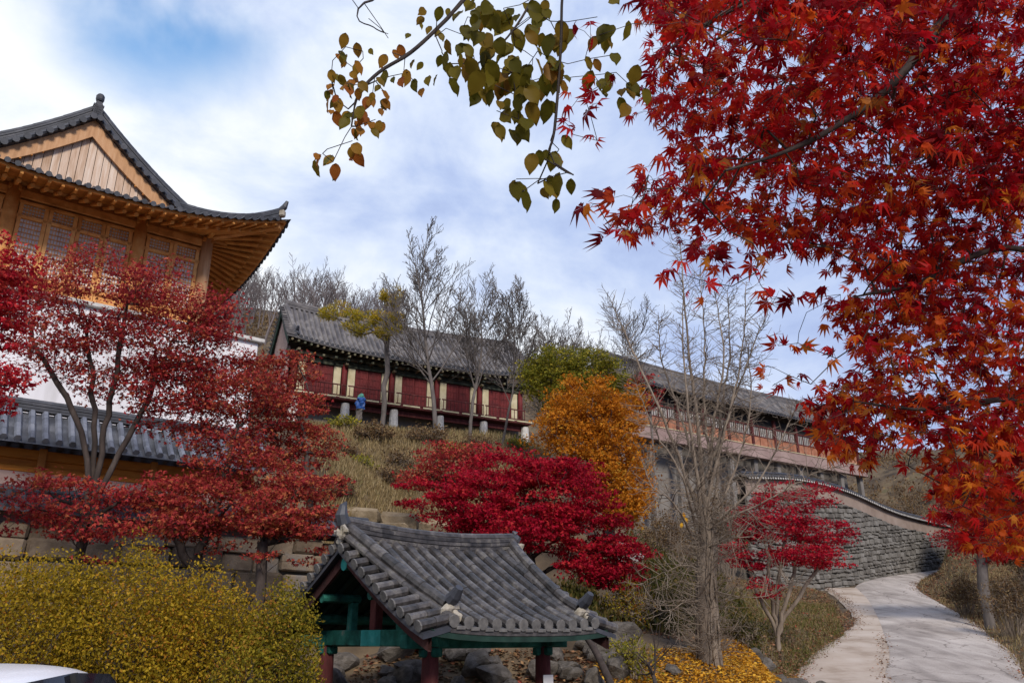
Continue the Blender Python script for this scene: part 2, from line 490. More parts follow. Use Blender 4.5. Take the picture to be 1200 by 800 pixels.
M["lamp_clear"] = mat("head_lamp_clear", [(0.3, (.5, .5, .52)), (0.7, (.6, .6, .62))], 3, 0.1, 0, spec=0.6)
M["blue_tarp"] = mat("blue_tarpaulin", [(0.3, (.010, .04, .17)), (0.7, (.025, .09, .30))], 4, 0.45, 0.5, 8)
M["teal_tarp"] = mat("green_sheet", [(0.3, (.04, .17, .14)), (0.7, (.08, .26, .2))], 4, 0.5, 0.3, 8)
M["paper"] = mat("notice_paper", [(0.3, (.6, .58, .57)), (0.7, (.72, .7, .7))], 4, 0.9, 0.1)

def road_mat():
    """worn concrete: blotches, darker stains, hairline cracks, grit"""
    m = bpy.data.materials.new("road_concrete")
    m.use_nodes = True
    t = m.node_tree
    bs = t.nodes["Principled BSDF"]
    bs.inputs["Roughness"].default_value = .9
    bs.inputs["Specular IOR Level"].default_value = .2
    tc = N(t, "ShaderNodeTexCoord")
    n1 = N(t, "ShaderNodeTexNoise", i_Scale=.35, i_Detail=8.0, i_Roughness=.62)
    n2 = N(t, "ShaderNodeTexNoise", i_Scale=22.0, i_Detail=4.0)
    n3 = N(t, "ShaderNodeTexNoise", i_Scale=1.3, i_Detail=3.0, i_Distortion=.6)
    mp = N(t, "ShaderNodeMapping")
    mp.inputs["Scale"].default_value = (1.2, .22, 1)
    L(t, tc.outputs["Object"], mp.inputs["Vector"])
    L(t, mp.outputs[0], n3.inputs["Vector"])
    vo = N(t, "ShaderNodeTexVoronoi", feature="DISTANCE_TO_EDGE", i_Scale=.42)
    wv = N(t, "ShaderNodeTexNoise", i_Scale=1.6, i_Detail=5.0)
    ad = N(t, "ShaderNodeVectorMath", operation="MULTIPLY_ADD")
    ad.inputs[1].default_value = (.9, .9, 0)
    L(t, tc.outputs["Object"], wv.inputs["Vector"])
    L(t, wv.outputs["Color"], ad.inputs[0])
    L(t, tc.outputs["Object"], ad.inputs[2])
    L(t, ad.outputs[0], vo.inputs["Vector"])
    for n in (n1, n2):
        L(t, tc.outputs["Object"], n.inputs["Vector"])
    c1 = ramp(t, [(.3, (.33, .285, .25)), (.5, (.46, .405, .36)), (.72, (.56, .50, .45))])
    L(t, n1.outputs["Fac"], c1.inputs[0])
    c2 = ramp(t, [(.32, (.62, .61, .61)), (.52, (.88, .88, .88)), (.66, (1, 1, 1))])
    L(t, n3.outputs["Fac"], c2.inputs[0])
    c3 = ramp(t, [(.3, (.82, .82, .82)), (.7, (1.08, 1.08, 1.08))])
    L(t, n2.outputs["Fac"], c3.inputs[0])
    c4 = ramp(t, [(.0, (.45, .43, .42)), (.012, (1, 1, 1))])
    L(t, vo.outputs["Distance"], c4.inputs[0])
    prev = c1.outputs[0]
    for c in (c2, c3, c4):
        x = N(t, "ShaderNodeMix", data_type="RGBA", blend_type="MULTIPLY")
        x.inputs["Factor"].default_value = 1
        L(t, prev, x.inputs["A"])
        L(t, c.outputs[0], x.inputs["B"])
        prev = x.outputs["Result"]
    L(t, prev, bs.inputs["Base Color"])
    bp = N(t, "ShaderNodeBump", i_Strength=.3, i_Distance=.02)
    L(t, n2.outputs["Fac"], bp.inputs["Height"])
    L(t, bp.outputs[0], bs.inputs["Normal"])
    return m


M["road"] = road_mat()
# ------------------------------------------------------------------ terrain
HALL_A, HALL_C = R(52.4), P(243, 283, 24)
H1 = np.array([math.sin(HALL_A), math.cos(HALL_A), 0])
H2 = np.array([-math.cos(HALL_A), math.sin(HALL_A), 0])
WALL0 = P(0, 605, 17.5)
WALL0[2] = 0

ROAD = [(1040, 1215, 800, 24), (1038, 1190, 766, 29), (1032, 1160, 742, 34), (1026, 1137, 724, 39), (1015, 1098, 703, 46), (1001, 1075, 688, 51),
        (1018, 1080, 678, 55), (1052, 1096, 671, 60), (1082, 1117, 666, 66), (1112, 1140, 663, 73)]
rl = [P(a, y, Y) for a, b, y, Y in ROAD]
rr = [P(b, y, Y) for a, b, y, Y in ROAD]
rl = [np.array([7.6, -14, 0]), np.array([8.0, 0, 0]), np.array([8.9, 9, 0.02]), np.array([9.5, 17, 0.18])] + rl
rr = [np.array([12.2, -14, 0]), np.array([12.5, 0, 0]), np.array([13.0, 9, 0.02]), np.array([13.4, 17, 0.18])] + rr
SHO = [(931, 1040, 800, 24), (949, 1038, 766, 29), (984, 1032, 742, 34), (1000, 1026, 724, 39), (985, 1015, 703, 46), (964, 1001, 688.5, 51)]
sl = [P(a, y, Y) for a, b, y, Y in SHO]
sr = [P(b, y, Y) for a, b, y, Y in SHO]
sl = [np.array([3.5, -14, 0]), np.array([4.2, 0, 0]), np.array([5.6, 9, 0.02]), np.array([6.9, 17, 0.2])] + sl
sr = [np.array([7.6, -14, 0]), np.array([8.0, 0, 0]), np.array([8.9, 9, 0.02]), np.array([9.5, 17, 0.18])] + sr


def spline(pts, n):
    pts = np.array(pts)
    m = len(pts)
    out = []
    for i in range(m - 1):
        p0, p1, p2, p3 = pts[max(i - 1, 0)], pts[i], pts[i + 1], pts[min(i + 2, m - 1)]
        for k in range(n):
            t = k / n
            out.append(0.5 * (2 * p1 + (p2 - p0) * t + (2 * p0 - 5 * p1 + 4 * p2 - p3) * t * t + (3 * p1 - p0 - 3 * p2 + p3) * t ** 3))
    out.append(pts[-1])
    return np.array(out)


RL, RR, SL, SR = spline(rl, 10), spline(rr, 10), spline(sl, 10), spline(sr, 10)

CP = [(-20, -14, 0), (0, -14, 0), (20, -14, 0), (-20, 0, 0), (-8, 0, 0), (0, 0, 0), (20, 0, 0.2), (-40, 0, 0), (40, 0, 1), (-5, 6.5, 0), (0, 7, -.1), (-10, 9, .3),
      (4, 9, 0), (-6, 10, .1), (-2.5, 11, -.3), (0, 11.5, -.4), (-1.3, 13.6, -.4), (-3, 14, -.3), (-1, 15.3, -.3), (1.3, 13.6, -.3), (3, 12, 0), (-6.5, 13, .8), (-9, 13, 1.0),
      (20, 15, .6), (30, 25, 3), (40, 10, 2), (-25, 12, 2), (-40, 15, 5), (20, 28, 2.2)]
CP += [tuple(P(*q)) for q in [(430, 785, 16.6), (560, 768, 17.2), (650, 772, 17.2), (500, 770, 17), (700, 797, 15.5), (830, 780, 18), (905, 795, 20), (760, 792, 16.5),
                              (770, 702, 23), (850, 698, 26), (935, 712, 28), (985, 738, 30), (860, 745, 22), (760, 740, 20), (960, 770, 25), (905, 746, 27.6),
                              (760, 682, 33), (850, 678, 44), (930, 690, 48), (1112, 664, 64), (1060, 674, 58),
                              (430, 505, 40), (430, 545, 33), (430, 590, 27), (560, 512, 42), (560, 560, 34), (640, 530, 44), (620, 690, 20.5), (520, 680, 21), (700, 630, 29),
                              (1195, 722, 29), (1150, 703, 37), (1200, 640, 48), (1150, 610, 62), (1190, 750, 25.5), (1120, 690, 42), (1180, 560, 75),
                              (330, 378, 95), (200, 360, 95), (420, 385, 95), (560, 428, 100), (680, 440, 100), (800, 490, 105), (930, 535, 105), (1100, 525, 100), (1200, 490, 100), (60, 340, 95)]]
for s in (-8, -4, 0, 4, 8, 11):
    q = WALL0 + s * H1
    zt = 3.9 if s < 9 else 3.4
    for off, z in ((-2.5, 1.0), (-0.7, 1.4 if s < 6 else 1.9), (0.9, zt), (2.5, zt + .3)):
        p = q + off * H2
        CP.append((p[0], p[1], z))
for x, y, z in [(-8, 0, 6.5), (-4, 0, 6.3), (3.2, -1, 6.0), (0, 4, 9.0), (4, 4, 8.5), (-4, 16, 11.5), (2, 12, 11.5), (-14, 6, 9), (-14, 0, 7)]:
    p = HALL_C + x * H1 + y * H2
    CP.append((p[0], p[1], z))
MID_A = R(61.5)
MD1 = np.array([math.sin(MID_A), math.cos(MID_A), 0])
MD2 = np.array([-math.cos(MID_A), math.sin(MID_A), 0])
MID0 = np.array([-12.35, 41.8, 0])
for x, y, z in [(0, 0.3, 12.6), (8, 0.3, 12.5), (16, 0.3, 12.4), (0, 3, 13.6), (8, 3, 13.5), (16, 3, 13.4), (4, 8, 15.5), (14, 8, 15.5)]:
    p = MID0 + x * MD1 + y * MD2
    CP.append((p[0], p[1], z))
for p in ((9, 60, 9), (14, 66, 9.2), (22, 76, 9.5), (6, 54, 9.5), (28, 80, 10), (4, 68, 13), (10, 80, 14), (-10, 70, 24), (-30, 60, 22), (-45, 45, 18), (-45, 90, 38), (45, 60, 14), (50, 90, 22), (0, 84, 24), (30, 60, 9)):
    CP.append(p)
for i in range(4, len(rl)):
    CP.append(tuple((rl[i] + rr[i]) / 2))
for i in range(4, len(sl)):
    CP.append(tuple(sl[i]))
CP = np.array(CP, float)


def tps(r):
    return np.where(r > 1e-9, r * r * np.log(r + 1e-12), 0)


D = np.linalg.norm(CP[:, None, :2] - CP[None, :, :2], axis=-1) / 10
n_ = len(CP)
A_ = np.zeros((n_ + 3, n_ + 3))
A_[:n_, :n_] = tps(D) + np.eye(n_) * 0.004
A_[:n_, n_] = 1
A_[:n_, n_ + 1:] = CP[:, :2] / 10
A_[n_, :n_] = 1
A_[n_ + 1:, :n_] = CP[:, :2].T / 10
W_ = np.linalg.solve(A_, np.concatenate([CP[:, 2], [0, 0, 0]]))


def rbf(x, y):
    q = np.stack([np.clip(x, -48, 52), np.clip(y, -14, 108)], -1).reshape(-1, 2)
    out = []
    for c in np.array_split(q, max(1, len(q) // 8000)):
        r = np.linalg.norm(c[:, None] - CP[None, :, :2], axis=-1) / 10
        out.append(tps(r) @ W_[:n_] + W_[n_] + c / 10 @ W_[n_ + 1:])
    return np.concatenate(out).reshape(np.shape(x))


gx = np.concatenate([np.linspace(-900, -52, 10), np.arange(-48, 52.01, 0.6), np.linspace(56, 900, 10)])
gy = np.concatenate([np.linspace(-700, -20, 8), np.arange(-14, 108.01, 0.6), np.linspace(112, 1200, 10)])
GX, GY = np.meshgrid(gx, gy, indexing="ij")
GZ = rbf(GX, GY)
GZ += (0.06 * np.sin(GX * 1.9 + 1.3 * np.sin(GY * 1.1)) * np.sin(GY * 2.3 + GX * .7) + 0.12 * np.sin(GX * .53 + 2) * np.sin(GY * .61)) * np.clip((GY - 8) / 14, 0, 1)
far = np.maximum(np.maximum(-48 - GX, GX - 52), np.maximum(-14 - GY, GY - 108)).clip(0)
GZ = np.where(far > 0, GZ * np.exp(-far / 400) - 0.02 * far, GZ)
GZ = np.where(GY < 108, np.minimum(GZ, 45), GZ)
q = np.stack([GX.ravel(), GY.ravel()], -1)
idx = np.where((np.abs(q[:, 0]) < 40) & (q[:, 1] > -14) & (q[:, 1] < 80))[0]
best = np.full(len(idx), 1e9)
zt0 = np.zeros(len(idx))
wid = np.zeros(len(idx))
for (A, B, wd) in ((RL, RR, 2.0), (SL, SR, .8)):
    ts = np.linspace(0, 1, 9)[None, :, None]
    cells = (A[:, None] * (1 - ts) + B[:, None] * ts).reshape(-1, 3)
    d = np.linalg.norm(q[idx][:, None] - cells[None, :, :2], axis=-1)
    k = d.argmin(1)
    dm = d[np.arange(len(k)), k]
    up = dm < best
    best[up], zt0[up], wid[up] = dm[up], cells[k[up], 2], wd
f = np.clip((best - 0.45) / wid, 0, 1)
f = f * f * (3 - 2 * f)
zz = GZ.ravel().copy()
zz[idx] = zz[idx] * f + (zt0 - 0.10) * (1 - f)
GZ = zz.reshape(GZ.shape)


def tz(x, y):
    x, y = np.asarray(x, float), np.asarray(y, float)
    i = np.clip(np.searchsorted(gx, x) - 1, 0, len(gx) - 2)
    j = np.clip(np.searchsorted(gy, y) - 1, 0, len(gy) - 2)
    u = (x - gx[i]) / (gx[i + 1] - gx[i])
    v = (y - gy[j]) / (gy[j + 1] - gy[j])
    return GZ[i, j] * (1 - u) * (1 - v) + GZ[i + 1, j] * u * (1 - v) + GZ[i, j + 1] * (1 - u) * v + GZ[i + 1, j + 1] * u * v


def on(x, y, dz=0.0):
    return np.array([x, y, float(tz(x, y)) + dz])


def onp(px, py, Y, dz=0.0):
    p = P(px, py, Y)
    return on(p[0], p[1], dz)


mb = MB()
mb.grid(np.stack([GX, GY, GZ], -1))
tag(mb.build("ground", M["soil"], smooth=True), kind="structure")


def ribbon(name, A, B, m, lift, n=7, ragged=0.0):
    mb = MB()
    t = np.linspace(0, 1, n)[None, :, None]
    G = A[:, None] * (1 - t) + B[:, None] * t
    if ragged:
        jit = RS.uniform(-ragged, ragged, (len(A), 1))
        G[:, 0, :2] += jit
        G[:, -1, 0] += .12
    G[..., 2] += lift
    G[:, 0, 2] -= 0.1
    if not ragged:
        G[:, -1, 2] -= 0.1
    mb.grid(G, flip=True)
    return tag(mb.build(name, m, smooth=True), kind="structure")


ribbon("road", RL, RR, M["road"], 0.03)
ribbon("path", SL, SR, M["shoulder"], 0.015, ragged=0.12)


# ------------------------------------------------------------------ stone walls
def stone_course(mb, fn, s0, s1, zb, zt, h, wmin, wmax, depth, mi=0, bev=.05):
    """fn(s) -> (point xy, tangent, outward normal); zb/zt functions of s"""
    z = 0.0
    row = 0
    S = np.arange(s0, s1, 0.25)
    top = max(zt(s) - zb(s) for s in S)
    while z < top:
        hh = h * RS.uniform(.65, 1.4)
        s = s0 - RS.uniform(0, wmax)
        while s < s1:
            wd = RS.uniform(wmin, wmax)
            c = s + wd / 2
            if c > s0 and c < s1:
                b = zb(c) + z + RS.uniform(-.12, .12) * h
                t = min(b + hh, zt(c) + RS.uniform(-.03, .03))
                if t - b > hh * .3:
                    p, tg, nm = fn(c)
                    ax = np.array([tg, nm, [0, 0, 1]]).T
                    k = depth * RS.uniform(.75, 1.15)
                    mb.box(np.array([p[0], p[1], (b + t) / 2]) + nm * (k / 2 - depth * .6), (wd - .025, k, t - b - .02), b=bev * RS.uniform(.7, 1.3), jit=bev * .45, mi=mi, M=ax)
            s += wd
        z += hh
        row += 1


def line_fn(o, d, nrm):
    o = np.array(o)

    def f(s):
        return o + d * s, d, nrm
    return f


# the terrace wall on the left
t = thing("stone_wall", "terrace wall of large tan stone blocks behind the red maples and yellow hedge", "wall", tuple(WALL0 - H1 * 0))
mb = MB()
fn = line_fn((0, 0, 0), H1, -H2)
stone_course(mb, fn, -8, 11.5, lambda s: 0.9, lambda s: 4.05 if s < 8.5 else 3.6, 0.52, .55, 1.35, .55, bev=.05)
mb.build("stone_face", M["stone"], t)
mb = MB()
mb.box(H1 * 1.75 + H2 * .25 + np.array([0, 0, 2.3]), (19.5, .5, 3.2), rz=math.atan2(H1[1], H1[0]))
mb.build("core", M["joint"], t)
TERRACE = t


# ------------------------------------------------------------------ tiled roof pieces
def rib_line(mb, pts, r, tile=0.3, n=6, mi=0, plain=False):
    """a run of convex roof tiles down the polyline pts; each tile laps the next"""
    pts = np.asarray(pts, float)
    d = np.concatenate([[0], np.cumsum(np.linalg.norm(np.diff(pts, axis=0), axis=1))])
    if plain:
        mb.tube(pts, r, n, mi)
        return
    k = max(1, int(round(d[-1] / tile)))
    ss = np.linspace(0, d[-1], k + 1)

    def at(s):
        return np.array([np.interp(s, d, pts[:, a]) for a in range(3)]).T
    for a, b in zip(ss[:-1], ss[1:]):
        q = at(np.array([a, (a + b) / 2, b + .012]))
        q += RS.uniform(-.002, .002, 3)
        mb.tube(q, np.array([.965, 1.0, 1.02]) * r * RS.uniform(.985, 1.015), n, mi)


def ridge_stack(mb, pts, wd, ht, layers=4, cap=.08, mi=0):
    """a built-up ridge: thin tile courses and a round cap along pts (bottom line)"""
    pts = np.asarray(pts, float)
    m = len(pts)
    for k in range(layers):
        z0, z1 = ht * k / layers, ht * (k + .8) / layers
        w_ = wd * (1 + (.12 if k % 2 == 0 else 0))
        for a, b in zip(range(m - 1), range(1, m)):
            p, q = pts[a], pts[b]
            tg = unit((q - p) * np.array([1, 1, 0]))
            nm = np.array([-tg[1], tg[0], 0]) * w_ / 2
            V = [p - nm + [0, 0, z0], p + nm + [0, 0, z0], p + nm + [0, 0, z1], p - nm + [0, 0, z1], q - nm + [0, 0, z0], q + nm + [0, 0, z0], q + nm + [0, 0, z1], q - nm + [0, 0, z1]]
            mb.add(V, [[0, 1, 2, 3], [5, 4, 7, 6], [0, 4, 5, 1], [3, 2, 6, 7], [1, 5, 6, 2], [4, 0, 3, 7]], mi)
    w2 = wd * .8
    for a, b in zip(range(m - 1), range(1, m)):
        p, q = pts[a], pts[b]
        tg = unit((q - p) * np.array([1, 1, 0]))
        nm = np.array([-tg[1], tg[0], 0]) * w2 / 2
        V = [p - nm, p + nm, p + nm + [0, 0, ht], p - nm + [0, 0, ht], q - nm, q + nm, q + nm + [0, 0, ht], q - nm + [0, 0, ht]]
        mb.add(V, [[0, 1, 2, 3], [5, 4, 7, 6], [0, 4, 5, 1], [3, 2, 6, 7], [1, 5, 6, 2], [4, 0, 3, 7]], mi)
    rib_line(mb, pts + [0, 0, ht + cap * .2], cap, .32, 8, mi)


def lump(mb, c, r, seed, mi=0, sq=(1, 1, 1)):
    bm = bmesh.new()
    bmesh.ops.create_icosphere(bm, subdivisions=2, radius=1)
    V = np.array([v.co for v in bm.verts])
    F = np.array([[v.index for v in f.verts] for f in bm.faces])
    bm.free()
    k = np.random.RandomState(seed)
    for _ in range(4):
        d = unit(k.normal(size=3))
        V *= (1 + .18 * np.sin(V @ d * k.uniform(2, 5) + k.uniform(0, 6)))[:, None]
    mb.add(V * r * np.array(sq) + np.array(c), F, mi)


def gable_roof(root, ex, ey, ze, zr, rx, spacing, tile, rr, sag=.12, up=.12, verge=.5, rib_n=7, plain=False, m_tile=None, m_end=None, ridge=(.18, .28, 4, .08), y0=0.0, curve=1.18, back=True, tips=True, m_mortar=None, vdrop=.02, m_valley_shade=None):
    """Korean gable roof, ridge along local x; returns the surface function S(x, t, side)"""
    m_tile = m_tile or M["tile"]
    m_end = m_end or M["tile_end"]

    def S(x, tt, side):
        zrx = zr - sag + sag * abs(x / rx) ** 2
        zex = ze + up * abs(x / ex) ** 3
        f = max(0.0, 1 - tt) ** curve
        return np.array([x, y0 + side * ey * tt, zex + (zrx - zex) * f])
    mb = MB()
    TT = np.linspace(0, 1, 9)
    exi = ex - verge + .04
    XX = np.linspace(-exi, exi, 25)
    for side in (-1, 1):
        G = np.array([[S(x, q, side) for q in TT] for x in XX])
        mb.grid(G, 2, flip=side > 0)
        if verge > 0.05:
            for sx in (-1, 1):
                VG = np.array([[S(sx * (exi - .02 + (ex - exi + .02) * f), q, side) + np.array([0, 0, -.01 - (vdrop + .03) * f]) for q in TT] for f in (0, .5, 1)])
                mb.grid(VG, 2, flip=(side > 0) ^ (sx < 0))
                VH = VG[[0, 2]].copy()
                VH[..., 2] -= .06
                mb.grid(VH, 2)
                mb.grid(np.stack([VG[2], VH[1]]), 2)
                mb.grid(np.stack([VG[:, -1], VG[:, -1] - [0, 0, .06]]), 2)
        G2 = G.copy()
        G2[..., 2] -= .09
        mb.grid(G2, flip=side < 0)
        for edge in (G[0], G[-1]):
            e2 = edge.copy()
            e2[:, 2] -= .09
            mb.grid(np.stack([edge, e2]))
        e2 = G[:, -1].copy()
        e2[:, 2] -= .09
        mb.grid(np.stack([G[:, -1], e2]))
        if side > 0 and not back:
            continue
        n = int(round((2 * (ex - verge)) / spacing))
        for x in np.linspace(-ex + verge, ex - verge, n + 1):
            pts = np.array([S(x, q, side) for q in np.linspace(0.03, 1.0, 9)])
            pts[:, 2] += rr * .85
            rib_line(mb, pts, rr, tile, rib_n, 0, plain)
            if not plain:
                mb.disc(pts[-1] + np.array([0, side * .01, -.01]), (0, side, -.15), rr * 1.12, 10, 1, .02)
        if not plain:                    # drip tiles between the round ends
            for x in np.linspace(-ex + verge, ex - verge, n + 1)[:-1] + spacing / 2:
                p = S(x, 1.0, side)
                mb.box(p + np.array([0, side * .015, -.02]), (spacing * .62, .02, .05), b=.008, mi=1)
        if verge > 0.05:                 # short verge tiles pointing outwards over the gable
            ln = math.hypot(ey, zr - ze)
            kk = int(ln / spacing)
            for sx in (-1, 1):
                for q in np.linspace(0.06, 0.97, kk):
                    a, b = S(sx * (ex - verge), q, side), S(sx * (ex + .03), q, side)
                    a[2] += rr * .9
                    b[2] -= vdrop - rr * .5
                    rib_line(mb, [a, (a + b) / 2, b], rr * .95, .26, rib_n, 0, plain)
                    if not plain:
                        mb.disc(b, (sx, 0, -.3), rr * 1.05, 10, 1, .02)
    mb.build("roof_tiles", [m_tile, m_end, m_valley_shade or m_tile], root)
    # main ridge
    mr = MB()
    xs = np.linspace(-rx - .05, rx + .05, 17)
    line = np.array([S(np.clip(x, -rx, rx), 0, 1) + np.array([x - np.clip(x, -rx, rx), 0, -.02]) for x in xs])
    line[:, 1] = y0
    ridge_stack(mr, line, *ridge)
    o = mr.build("ridge", m_tile, root)
    # descending ridges along the verges
    for side in (-1, 1):
        for sx in (-1, 1):
            md = MB()
            pts = np.array([S(sx * (min(rx, ex - .12) + (ex - verge - rr - min(rx, ex - .12)) * min(1, q * 1.25) ** .8), q, side) for q in np.linspace(.02, .90, 10)])
            pts[:, 2] += rr * .9
            for k, (oo, rrr, zz) in enumerate(((0, rr * 1.15, rr * 1.5), (-rr * 1.3, rr * .8, .2 * rr), (rr * 1.3, rr * .8, .2 * rr))):
                q = pts + np.array([oo, 0, zz])
                rib_line(md, q, rrr, tile, rib_n, 0, plain)
            pass
            dr = md.build("verge_ridge", m_tile, root)
            if tips:
                tm = MB()
                e = pts[-1]
                lump(tm, e + np.array([0, side * rr * .6, rr * .9]), rr * 1.35, int(abs(e[0] * 100)) + side + 3, 0, (1.2, .9, 1))
                lump(tm, e + np.array([rr, side * rr * 1.5, -rr * .3]), rr * .9, int(abs(e[0] * 100)) + side + 9)
                tm.build("mortar_tip", m_mortar or M["mortar"], dr)
                th = MB()
                q = e + np.array([0, side * rr * .9, rr * 2.4])
                th.tube([q, q + [0, side * rr * 1.2, rr * .7], q + [0, side * rr * 2.4, rr * 2.0]], [rr * 1.3, rr * 1.15, rr * .75], 8)
                th.build("horn_tile", M["tile_dark"], dr)
    return S, o


# tiled coping along the terrace wall
q = MB()
for side in (-1, 1):
    pr = [np.array([0, .18 + side * .62 * f, 4.66 - .40 * f ** .9]) for f in (0, .5, 1)]
    G = np.array([[H1 * x + H2 * p[1] + np.array([0, 0, p[2]]) for p in pr] for x in np.linspace(-8.6, 8.7, 12)])
    q.grid(G, flip=side > 0)
    G2 = G - np.array([0, 0, .07])
    q.grid(G2, flip=side < 0)
    q.grid(np.stack([G[:, -1], G2[:, -1]]))
    for x in np.arange(-8.5, 8.7, .26):
        rib_line(q, np.array([H1 * x + H2 * p[1] + np.array([0, 0, p[2] + .035]) for p in pr]), .075, .35, 6)
q.build("coping_tiles", M["tile_dark"], TERRACE)
q = MB()
rib_line(q, np.array([H1 * x + H2 * .18 + np.array([0, 0, 4.72]) for x in np.linspace(-8.7, 8.8, 30)]), .1, .35, 8)
q.build("coping_cap", M["tile_dark"], TERRACE)
# ------------------------------------------------------------------ pavilion
PAV_A = R(49.3)
PRZ = math.pi / 2 - PAV_A
pav = thing("well_pavilion", "small open pavilion with grey tiled gable roof, teal beams and red posts", "pavilion", (-1.26, 13.6, 0), PRZ)
S, rid = gable_roof(pav, 1.76, 2.29, 1.80, 3.10, 1.68, .232, .29, .074, sag=.10, up=.10, verge=.46, rib_n=10, ridge=(.2, .26, 4, .075), vdrop=.13, m_valley_shade=M["tile_dark"])  # valleys take a darker tile: shade between the ribs put into colour
for sx, hgt in ((-1, .34), (1, .16)):
    mh = MB()
    c = np.array([sx * 1.70, 0, 3.30])
    mh.tube([c, c + [sx * .05, 0, hgt * .4], c + [sx * .03, 0, hgt * .8], c + [sx * -.02, 0, hgt]], [.11, .1, .06, .015], 8)
    mh.build("horn_tile", M["tile_dark"], rid)
    mh = MB()
    for k in range(3):
        lump(mh, np.array([sx * 1.74, (-.10, .06, 0)[k], (3.17, 3.16, 3.06)[k]]), (.075, .07, .06)[k], 40 + k + sx)
    mh.build("mortar_tip", M["mortar"], rid)
lr = np.random.RandomState(77)
rl_ = [S(lr.uniform(-1.2, 1.25), lr.uniform(.05, .97), -1) + np.array([0, 0, .05]) for _ in range(90)]
ROOF_LEAVES = np.array([rot2(PRZ) @ p + np.array([-1.26, 13.6, 0]) for p in rl_])
cx_, cy_ = 1.04, 1.44
for sx in (-1, 1):
    for sy in (-1, 1):
        mc = MB()
        mc.lathe([(.13, -.25), (.128, .6), (.118, 1.2), (.11, 1.62)], (sx * cx_, sy * cy_, 0), 14)
        col = mc.build("column", M["red_paint"], pav, smooth=True)
        mc = MB()
        mc.lathe([(.24, -.55), (.24, -.34), (.2, -.25), (.17, -.24)], (sx * cx_, sy * cy_, 0), 10)
        mc.build("base_stone", M["boulder"], col)
        mc = MB()
        mc.box((sx * cx_, sy * cy_, 1.50), (.34, .12, .12), b=.02)
        mc.box((sx * cx_, sy * cy_, 1.503), (.12, .34, .12), b=.02)
        mc.build("bracket", M["green_paint"], col)
for sy in (-1, 1):
    mc = MB()
    mc.box((0, sy * cy_, 1.64), (3.0, .15, .18), b=.015)
    mc.build("eaves_beam", M["green_paint"], pav)
    mc = MB()
    z = S(0, cy_ / 2.29, sy)[2] - .2
    mc.tube([(-1.62, sy * cy_, z), (1.62, sy * cy_, z)], .085, 12)
    pu = mc.build("purlin", M["green_paint"], pav)
    for sx in (-1, 1):
        mc = MB()
        mc.disc((sx * 1.62, sy * cy_, z), (sx, 0, 0), .088, 12, 0, .012)
        mc.build("painted_end", M["teal_paint"], pu)
mc = MB()
mc.tube([(-1.64, 0, 2.72), (1.64, 0, 2.72)], .09, 12)
pu = mc.build("ridge_purlin", M["green_paint"], pav)
for sx in (-1, 1):
    mc = MB()
    mc.disc((sx * 1.64, 0, 2.72), (sx, 0, 0), .093, 12, 0, .012)
    mc.build("painted_end", M["teal_paint"], pu)
    mc = MB()
    mc.box((sx * cx_, 0, 1.685), (.17, 3.5, .23), b=.015)
    mc.box((sx * cx_, 0, 1.683), (.177, .55, .225), b=.005, mi=1)
    mc.build("cross_beam", [M["green_paint"], M["teal_paint"]], pav)
    mc = MB()
    mc.box((sx * cx_, 0, 2.22), (.14, .16, .86), b=.01)
    mc.build("king_post", M["red_paint"], pav)
    mc = MB()
    for q in (-.7, .7):
        mc.box((sx * cx_, q, 2.0), (.12, .14, .42), b=.01)
        mc.tube([(sx * (cx_ - .1), q, 2.26), (sx * 1.6, q, 2.26)], .07, 10)
    mc.build("tie_purlin", M["green_paint"], pav)
    for sy in (-1, 1):
        mc = MB()
        qs = np.linspace(0, .98, 9)
        top = np.array([S(sx * 1.60, q, sy) for q in qs])
        G = [[p + [dx, 0, dz] for p in top] for dx, dz in ((0, -.20), (.05 * sx, -.20), (.05 * sx, -.36), (0, -.36), (0, -.20))]
        mc.grid(np.array(G))
        mc.build("bargeboard", M["old_red"], pav)
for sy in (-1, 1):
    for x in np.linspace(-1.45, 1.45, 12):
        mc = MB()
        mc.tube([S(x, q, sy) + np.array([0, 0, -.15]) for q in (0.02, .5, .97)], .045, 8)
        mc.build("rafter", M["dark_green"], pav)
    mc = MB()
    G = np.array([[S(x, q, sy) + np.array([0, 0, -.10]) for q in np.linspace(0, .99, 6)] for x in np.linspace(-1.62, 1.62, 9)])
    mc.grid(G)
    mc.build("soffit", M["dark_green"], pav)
    mc = MB()
    for q in np.linspace(-1.6, 1.6, 9)[:-1]:
        a, b = S(q, .985, sy) + np.array([0, 0, -.14]), S(q + .4, .985, sy) + np.array([0, 0, -.14])
        mc.beam(a, b, .05, .07)
    mc.build("eaves_board", M["dark_green"], pav)
mb = MB()
p = np.array([-1.26, 13.6, 0]) + rot2(PRZ) @ np.array([cx_ - .02, -cy_ - .135, 1.02])
mb.box(p, (.2, .012, .3), rz=PRZ, b=.003)
tag(mb.build("paper_notice", M["paper"]), "small white paper notice fixed to the right front post of the pavilion", "notice")

# ------------------------------------------------------------------ left hall
HRZ = math.pi / 2 - HALL_A
HZ = HALL_C[2]
hall = thing("timber_hall", "large unpainted orange timber hall with dark hip-and-gable tiled roof on the left", "hall", (HALL_C[0], HALL_C[1], 0), HRZ)
HW, HL, HO = 7.6, 15.0, 2.0
FLO = 10.55
ZE = HZ - .32
GYL = .75


def hh(d):
    return .36 * d + .0536 * d * d


def upturn(x, y):
    u = 0
    for cx, cy in ((HO, -HO), (-HW - HO, -HO), (HO, HL + HO), (-HW - HO, HL + HO)):
        dd = max(abs(x - cx), abs(y - cy))
        u = max(u, max(0, 1 - dd / 5.0) ** 2)
    return u


